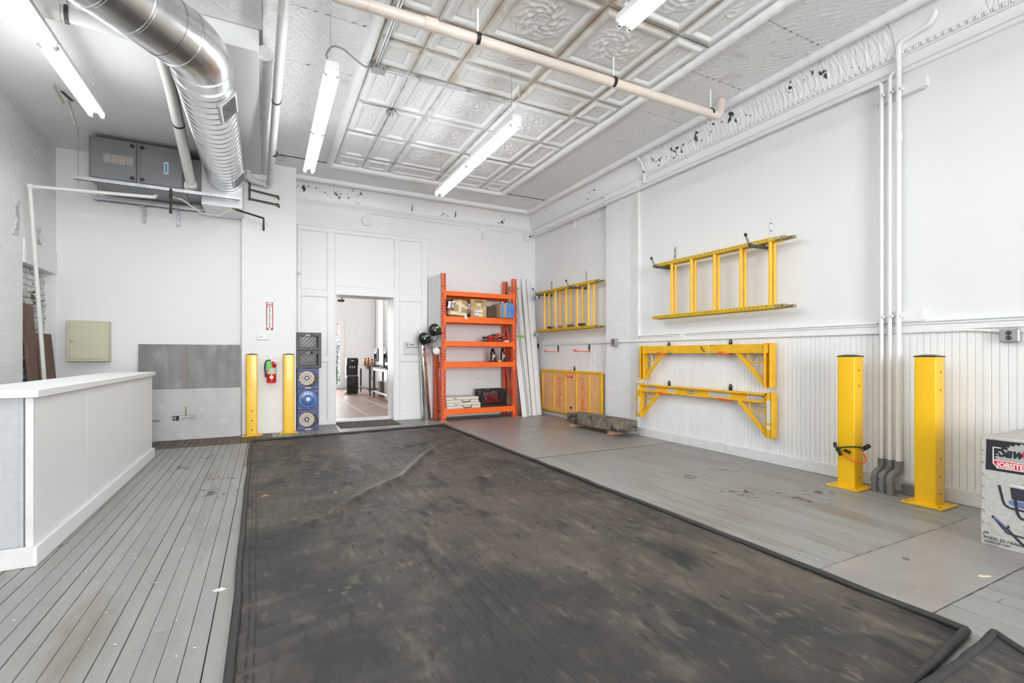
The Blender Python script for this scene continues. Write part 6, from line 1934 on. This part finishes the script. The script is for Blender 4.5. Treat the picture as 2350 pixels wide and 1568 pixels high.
# condensate line
t = thing('condensate_pipe', 'thin white pipe from the furnace to the left wall and down behind the counter', 'pipe', (-2.37, 7.6, 0))
MB().tube(fillet([(-1.22, 7.40, 3.20), (-1.22, 7.33, 3.155), (-2.36, 7.30, 3.10), (-2.33, 7.75, .02)], .05, 6), .021, 12).build('pipe_run', pvc, t)
MB().cyl((-2.33, 7.301, 3.102), (-2.375, 7.299, 3.10), .028, 12).build('elbow', pvc, t)

# gas line
t = thing('gas_line', 'black iron gas line with a flexible connector under the furnace', 'pipe', (-.9, 7.6, 3.2))
MB().cyl((-1.06, 7.36, 2.99), (-1.06, 7.36, 3.30), .014, 10).cyl((-1.06, 7.36, 2.985), (-1.06, 7.36, 3.02), .019, 10).cyl((-1.06, 7.36, 3.17), (-1.06, 7.36, 3.23), .02, 10).build('drip_leg', blackiron, t)
MB().tube([(-1.05, 7.37, 3.20), (-.95, 7.45, 3.20), (-.75, 7.48, 3.06), (-.55, 7.48, 3.05), (-.42, 7.5, 3.15), (-.36, 7.5, 3.17)], .011, 10).build('flex_connector', M('cream_flex', (0.55, 0.53, 0.47), .4), t)
MB().tube(fillet([(-.36, 7.5, 3.17), (-.02, 7.8, 3.17), (-.02, 8.1, 3.17), (-.02, 8.1, 3.10), (-.02, 8.15, 3.08)], .02), .013, 10).build('iron_pipe', blackiron, t)
for p in ((-1.02, 7.4, 3.2), (-.38, 7.5, 3.17)):
    MB().cyl((p[0] - .02, p[1], p[2]), (p[0] + .02, p[1], p[2]), .016, 8).build('brass_fitting', M('brass', (0.55, 0.38, 0.12), .35, 1.0), t)
t = thing('iron_pipe', 'brown iron pipes branching on the white pier near the ceiling', 'pipe', (-.2, 8.1, 3.5))
MB().tube(fillet([(-.205, 8.13, 4.0), (-.205, 8.13, 3.52), (.185, 8.10, 3.475), (.19, 8.10, 3.44)], .02), .013, 10).tube(fillet([(-.205, 8.13, 3.66), (.18, 8.10, 3.60), (.185, 8.11, 3.56)], .02), .013, 10).build('pipe_run', iron, t)
for p in ((-.205, 8.13, 3.66), (-.205, 8.13, 3.52), (.17, 8.10, 3.60), (.17, 8.10, 3.478)):
    MB().obox(p, (.018, 0, 0), (0, .016, 0), (0, 0, .018), .005).build('fitting', iron, t, smooth=False)
t = thing('drain_pipe', 'long white drain pipe along the ceiling bending at the pier', 'pipe', (.1, 6, 3.85))
MB().tube(fillet([(.14, -2.0, 3.92), (.13, 4.0, 3.90), (.06, 8.04, 3.74), (-.17, 8.04, 3.76), (-.24, 8.06, 3.90), (-.245, 8.07, 4.09)], .09, 6), .041, 18).build('pipe_run', M('aged_white_pipe', (0.72, 0.71, 0.68), .4, var=.07, vs=4), t)
for y_, z in ((5.53, 3.838), (6.86, 3.786)):
    MB().tube([(.105, y_, z), (.104, y_ + .028, z)], .046, 18).build('clamp_band', dkgrey, t)
    MB().cyl((.105, y_ + .01, z + .045), (.105, y_ + .01, 4.1), .005, 8).build('hanger_rod', galv, t)
for y_ in (7.95,):
    MB().tube([(.05, 8.04, 3.742), (-.01, 8.04, 3.744)], .05, 18).build('elbow', pvc, t)
    MB().tube([(-.15, 8.04, 3.757), (-.2, 8.045, 3.79), (-.23, 8.05, 3.83)], .048, 18).build('elbow', pvc, t)

# cream pipe across the ceiling
t = thing('cream_pipe', 'aged cream PVC pipe crossing below the tin ceiling', 'pipe', (2.5, 3.69, 3.85))
MB().tube(fillet([(.42, 3.745, 4.1), (.42, 3.745, 3.855), (4.44, 3.67, 3.84), (4.50, 3.68, 3.90), (4.60, 3.74, 4.07)], .05, 5), .0445, 20).build('pipe_run', pvc_pink, t)
MB().tube([(1.13, 3.726, 3.853), (1.235, 3.725, 3.853)], .052, 20).build('coupling', pvc_pink, t)
for x in (1.585, 3.01, 4.34):
    MB().tube([(x - .014, 3.72 - x * .011, 3.85), (x + .014, 3.72 - x * .011, 3.85)], .0485, 20).build('clamp_band', black, t)
    MB().box(x - .008, x + .008, 3.72 - x * .011 - .002, 3.72 - x * .011 + .002, 3.89, 4.10).build('hanger_strap', white_trim, t, smooth=False)

# ceiling conduit, junction box, cable
t = thing('ceiling_junction_box', 'grey junction box on the ceiling where the conduits meet', 'box', (1.0, 4.86, 4.05))
MB().box(.94, 1.07, 4.80, 4.90, 4.015, 4.09, .004).build('box', conduit, t, smooth=False)
MB().box(.945, 1.065, 4.797, 4.802, 4.02, 4.085, .001).build('cover', M('grey_cover'), t, smooth=False)
for x in (.97, 1.04):
    MB().cyl((x, 4.79, 4.03), (x, 4.80, 4.03), .006, 8).build('knockout', dkgrey, t)
t = thing('ceiling_conduit', 'thin grey conduit crossing the tin ceiling from the junction box', 'conduit', (1.7, 4.87, 4.06))
MB().tube(fillet([(1.07, 4.86, 4.055), (2.42, 4.88, 4.06), (2.50, 4.86, 4.06), (2.52, 4.72, 4.05), (2.36, 4.4, 4.0)], .1), .010, 8).build('conduit', M('pale_conduit', (0.6, 0.6, 0.59), .35, .5), t)
for x in (1.42, 1.98):
    MB().box(x - .01, x + .01, 4.85, 4.895, 4.045, 4.09, .003).build('strap', steel, t, smooth=False)
t = thing('ceiling_conduit', 'pair of steel conduits from the junction box toward the street door', 'conduit', (.95, 4, 4.05))
MB().tube([(.965, 4.80, 4.05), (.955, 4.3, 4.03), (.95, -1, 4.03)], .010, 8).tube([(.985, 4.80, 4.05), (.98, 4.3, 4.035), (.975, -1, 4.035)], .008, 8).build('conduit', galv, t)
t = thing('flex_cable', 'grey flexible cable looping from the junction box to a fluorescent light', 'cable', (.7, 4.7, 4))
MB().tube(fillet([(.94, 4.85, 4.05), (.86, 4.76, 3.97), (.76, 4.75, 4.02), (.64, 4.70, 4.06), (.55, 4.70, 4.06), (.50, 4.72, 3.98), (.50, 4.5, 3.75), (.49, 4.3, 3.62)], .08, 5), .009, 8).build('cable', M('grey_cable', (0.3, 0.3, 0.3), .5), t)
t = thing('loose_wires', 'loose black wires sprouting from a ceiling seam', 'wires', (1.32, 5.63, 4.09))
mb = MB()
rr = random.Random(6)
for k_ in range(9):
    an = rr.uniform(0, 6.3)
    mb.tube([(1.32, 5.62, 4.08), (1.32 + .04 * cos(an), 5.62 + .04 * sin(an), 4.06), (1.32 + .07 * cos(an), 5.62 + .07 * sin(an), 4.05 - rr.uniform(0, .05))], .004, 5)
mb.tube([(.98, 5.66, 4.085), (1.15, 5.65, 4.08), (1.32, 5.62, 4.08)], .003, 5)
mb.build('wires', dkgrey, t)
t = thing('torn_ceiling_strip', 'two torn wooden strips hanging from the dropped ceiling beside a light', 'wood strip', (-1.88, 6.6, 3.85))
wd = M('raw_torn_wood', (0.68, 0.6, 0.5), .7, var=.15, vs=20)
MB().bar((-1.885, 6.36, ZS - .012), (-1.875, 6.62, 3.83), .05, .01, (1, 0, 0), .002).build('strip', wd, t, smooth=False)
MB().bar((-1.86, 6.68, ZS - .015), (-1.83, 6.80, 3.70), .05, .012, (1, 0, 0), .002).build('strip', wd, t, smooth=False)
MB().bar((-1.86, 6.50, ZS - .002), (-1.83, 6.70, ZS - .002), .03, .004, (0, 0, 1)).build('open_crack', dkgrey, t, smooth=False)

# niche boards
for i, (ya, yb_, h, xb, xt, label) in enumerate(((7.58, 7.86, 1.80, -2.41, -2.515, 'tall brown particle board leaning in the brick niche'), (7.80, 8.20, 1.46, -2.355, -2.47, 'wide brown particle board leaning in the brick niche'))):
    t = thing('particle_board', label, 'board', (xb, (ya + yb_) / 2, 0), 'brown boards in the niche')
    d = V((xt - xb, -.05 if i else -.12, h))
    c = V((xb, (ya + yb_) / 2 + .07, 0)) + d / 2
    nn_ = V((0, 1, 0)).cross(d).normalized()
    MB().obox(c, d / 2, (0, (yb_ - ya) / 2, 0), nn_ * .016, .003).build('slab', chip, t, smooth=False)

# back wall fittings
t = thing('round_junction_box', 'round white junction box over the panelled doorway', 'box', (1.6, YB, 3.57))
MB().lathe((1.603, YB - .003, 3.575), (0, -1, 0), [(0, .09), (.04, .09), (.05, .078), (.052, .07)], 26).build('box', white_pl, t)
for dx in (-.035, .035):
    MB().cyl((1.603 + dx, YB - .053, 3.58), (1.603 + dx, YB - .048, 3.58), .006, 8).build('screw', conduit, t)
MB().tube(fillet([(1.60, YB - .025, 3.65), (1.62, YB - .025, 3.715), (3.75, YB - .025, 3.715), (3.85, YB - .025, 3.62)], .08), .012, 8).build('surface_conduit', white_trim, t)
t = thing('small_junction_box', 'small square white junction box on the brick above the rack', 'box', (3.88, YB, 3.54))
MB().box(3.83, 3.93, YB - .05, YB, 3.49, 3.60, .005).build('box', white_pl, t, smooth=False)
MB().tube(fillet([(3.90, YB - .025, 3.60), (3.92, YB - .025, 3.70), (4.72, YB - .025, 3.705), (4.78, YB - .025, 3.67)], .06), .011, 8).build('surface_conduit', white_trim, t)
t = thing('dome_camera', 'white dome camera high in the room corner', 'camera', (4.88, YB, 3.65))
MB().lathe((4.876, YB, 3.645), (0, -1, 0), [(0, .085), (.03, .085), (.05, .075), (.075, .05), (.085, .02)], 24).build('housing', white_pl, t)
MB().cyl((4.895, YB - .088, 3.655), (4.89, YB - .07, 3.65), .022, 14).build('lens', black, t)
t = thing('door_bell', 'small white round knob on the panelling edge', 'knob', (.476, YB - .03, 2.55))
MB().lathe((.505, YB - .03, 2.555), (0, -1, 0), [(0, .03), (.02, .03), (.04, .022), (.05, .008)], 16).build('knob', white_pl, t)
t = thing('safety_sign', 'clear plastic wall sign with a round green emblem beside the doorway', 'sign', (2.4, YB - .03, 1.2))
MB().box(2.265, 2.53, YB - .045, YB - .0375, 1.20, 1.435, .001).build('panel', M('pale_clear_acrylic', (0.74, 0.74, 0.73), .2), t, smooth=False)
MB().cyl((2.325, YB - .047, 1.385), (2.325, YB - .045, 1.385), .028, 20).build('emblem', M('olive_emblem', (0.45, 0.43, 0.12), .5, var=.3, vs=60), t, smooth=False)
MB().box(2.37, 2.455, YB - .0465, YB - .045, 1.372, 1.39).build('text_line', grey_ink, t, smooth=False)
for k_ in range(5):
    MB().box(2.315 + k_ * .042, 2.345 + k_ * .042, YB - .0465, YB - .045, 1.322, 1.342).build('text_line', grey_ink, t, smooth=False)
MB().box(2.275, 2.52, YB - .05, YB - .045, 1.21, 1.225).build('tray_lip', M('pale_clear_acrylic'), t, smooth=False)
t = thing('doorway_camera', 'small black camera on a bracket under the doorway lintel', 'camera', (1.22, 9.12, 2.2))
MB().bar((1.235, 9.12, 2.236), (1.245, 9.12, 2.19), .014, .02).build('bracket', black, t, smooth=False)
MB().box(1.165, 1.275, 9.09, 9.15, 2.155, 2.195, .006).build('camera_body', dkgrey, t, smooth=False)

# ================================================================ OFFICE FURNITURE
t = thing('water_cooler', 'glossy black water cooler in the office', 'water cooler', (2.33, 15.1, 0))
MB().box(2.16, 2.50, 14.95, 15.27, .02, .56, .03).build('base_cabinet', helm, t, smooth=False)
MB().box(2.16, 2.50, 15.06, 15.27, .56, 1.0, .02).box(2.16, 2.50, 14.95, 15.27, .86, 1.10, .03).build('upper_housing', helm, t, smooth=False)
MB().box(2.20, 2.46, 14.96, 15.06, .555, .575, .004).build('drip_tray', conduit, t, smooth=False)
for x in (2.27, 2.33, 2.39):
    MB().cyl((x, 15.0, .80), (x, 15.0, .86), .014, 10).build('tap', steel, t)
MB().box(2.29, 2.37, 14.947, 14.951, 1.0, 1.03).build('badge', steel, t, smooth=False)
t = thing('wipe_packet', 'small white packet on the floor by the water cooler', 'packet', (2.12, 15.0, 0))
MB().box(2.09, 2.16, 14.93, 14.99, 0, .09, .01).build('packet_body', cream_pl, t, smooth=False)
alu = M('brushed_desk_frame', (0.6, 0.62, 0.66), .35, .6)
def desk(x0, x1, y0, y1, h, label, fm):
    t = thing('work_desk', label, 'desk', ((x0 + x1) / 2, (y0 + y1) / 2, 0), 'rolling desks in the office')
    MB().box(x0 - .03, x1, y0 - .03, y1 + .03, h - .035, h, .004).build('desktop', dkgrey, t, smooth=False)
    for x in (x0, x1 - .05):
        for y_ in (y0, y1 - .05):
            l_ = MB().box(x, x + .05, y_, y_ + .05, .1, h - .035, .003).build('leg', fm if y_ == y0 else dkgrey, t, smooth=False)
            MB().cyl((x + .01, y_ + .025, .05), (x + .04, y_ + .025, .05), .05, 16).build('caster', dkgrey, l_)
            MB().box(x + .005, x + .045, y_ + .005, y_ + .045, .075, .105).build('caster_fork', steel, l_, smooth=False)
    MB().box(x0, x0 + .05, y0 + .05, y1 - .05, .16, .20, .003).build('lower_rail', fm, t, smooth=False)
    MB().box(x0, x0 + .05, y0 + .05, y1 - .05, h - .10, h - .036, .003).build('apron_rail', fm, t, smooth=False)
    MB().box(x0 + .05, x1 - .05, y0, y0 + .04, .16, .20, .003).build('lower_rail', fm, t, smooth=False)
    return t
desk(2.70, 3.45, 14.35, 15.9, .86, 'dark rolling desk beside the water cooler', dkgrey)
desk(2.68, 3.45, 11.95, 13.7, .86, 'aluminium framed rolling desk nearer the doorway', alu)
def monitor(x, y_, z, label):
    t = thing('monitor', label, 'monitor', (x, y_, z), 'monitors on the office desks')
    MB().box(x - .03, x + .005, y_ - .26, y_ + .26, z + .14, z + .52, .006).build('screen_panel', dkgrey, t, smooth=False)
    MB().box(x - .045, x - .03, y_ - .1, y_ + .1, z + .24, z + .42, .01).build('back_housing', black, t, smooth=False)
    MB().box(x - .09, x - .05, y_ - .03, y_ + .03, z, z + .36, .005).bar((x - .06, y_, z + .34), (x - .03, y_, z + .34), .05, .05).build('stand', black, t, smooth=False)
    MB().box(x - .16, x + .05, y_ - .12, y_ + .12, z, z + .012, .003).build('foot', black, t, smooth=False)
monitor(2.95, 14.5, .86, 'monitor on the dark office desk')
monitor(2.80, 12.55, .86, 'monitor on the aluminium framed desk')
t = thing('laptop', 'open black laptop on a stand on the office desk', 'laptop', (3.1, 13.4, .86))
MB().box(2.85, 3.15, 13.15, 13.60, .86, .88, .004).build('base', black, t, smooth=False)
MB().obox((3.17, 13.38, 1.02), (.03, 0, .13), (0, .2, 0), (.006, 0, -.001)).build('lid', black, t, smooth=False)
for i, (x, y_, r, h, c, lb_) in enumerate(((2.77, 15.35, .055, .2, (0.62, 0.25, 0.06), 'orange jar on the dark office desk'), (2.80, 15.0, .05, .22, (0.4, 0.12, 0.05), 'red-brown pen cup on the dark office desk'), (2.86, 14.8, .06, .18, (0.68, 0.42, 0.2), 'tan pot on the dark office desk'))):
    t = thing('desk_jar', lb_, 'jar', (x, y_, .86), 'jars on the office desk')
    MB().lathe((x, y_, .86), (0, 0, 1), [(0, r * .8), (.02, r), (h * .7, r), (h * .82, r * .6), (h, r * .55)], 14).build('jar_body', M('jar_paint_%d' % i, c, .4), t)
    MB().cyl((x, y_, .86 + h), (x, y_, .86 + h + .03), r * .6, 12).build('lid', M('jar_lid', (0.3, 0.2, 0.4), .5), t)
for i, (x, y_, w, h) in enumerate(((3.1, 14.0, .3, .42), (3.02, 12.75, .36, .48))):
    t = thing('storage_bin', ['grey storage bin between the office desks', 'grey storage bin under the aluminium framed desk'][i], 'bin', (x, y_, 0), 'storage bins in the office')
    MB().box(x - .2, x + .2, y_ - w / 2, y_ + w / 2, 0, h, .02).build('bin_body', M('grey_brown_bin', (0.3, 0.27, 0.25), .5), t, smooth=False)
    MB().box(x - .21, x + .21, y_ - w / 2 - .01, y_ + w / 2 + .01, h - .02, h + .02, .006).build('lid', conduit, t, smooth=False)
t = thing('desk_cable', 'black cable drooping between the office desks', 'cable', (2.75, 13, .8))
MB().tube(fillet([(2.76, 14.30, .80), (2.74, 14.2, .4), (2.74, 13.9, .62), (2.76, 13.76, .8)], .15), .008, 6).build('cable', black, t)

# ================================================================ LITTER
def scrap(name, label, pts, z, m):
    t = thing(name, label, 'litter', (pts[0][0], pts[0][1], 0))
    MB().prism(pts, lambda u, w, q: (u, w, q), z, z + .003).build('scrap', m, t, smooth=False)
wchip = M('pale_wood_chip', (0.75, 0.62, 0.42), .7, var=.15)
pap = M('white_paint_flake', (0.75, 0.75, 0.72), .6)
scrap('wood_chip', 'pale wood chip on the floor sheet near the large carton', [(3.42, 1.147), (3.44, 1.154), (3.485, 1.124), (3.478, 1.113), (3.435, 1.127)], .003, wchip)
scrap('paint_flake', 'large white flake on the boards at the tarp edge', [(-.24, 2.855), (-.20, 2.875), (-.175, 2.85), (-.19, 2.835), (-.23, 2.84)], 0, pap)
scrap('dry_leaf', 'small brown leaf lying on the tarp', [(-.03, 4.52), (.0, 4.55), (.02, 4.53), (.03, 4.49), (.0, 4.50), (-.02, 4.48)], .016, M('dry_leaf_brown', (0.45, 0.2, 0.08), .7))
scrap('paper_scrap', 'tiny white paper scrap on the tarp beside the main crease', [(.52, 4.37), (.55, 4.375), (.55, 4.35), (.53, 4.345)], .016, pap)
rr = random.Random(17)
mb = MB()
for k_ in range(160):
    if k_ < 90:
        x, y_ = rr.uniform(-1.1, -.25), rr.uniform(1.8, 7.2)
    else:
        x, y_ = rr.uniform(2.75, 4.8), rr.uniform(1.2, 6.5)
    s_ = rr.uniform(.003, .009)
    a = rr.uniform(0, 3)
    mb.add([(x + s_ * cos(a), y_ + s_ * sin(a), .0034), (x - s_ * .6 * sin(a), y_ + s_ * .6 * cos(a), .0034), (x - s_ * cos(a), y_ - s_ * sin(a), .0034), (x + s_ * .6 * sin(a), y_ - s_ * .6 * cos(a), .0034)], [(0, 1, 2, 3)])
tag(mb.build('floor_debris', pap, smooth=False), 'tiny pale specks of debris scattered over the boards', 'debris', kind='stuff')
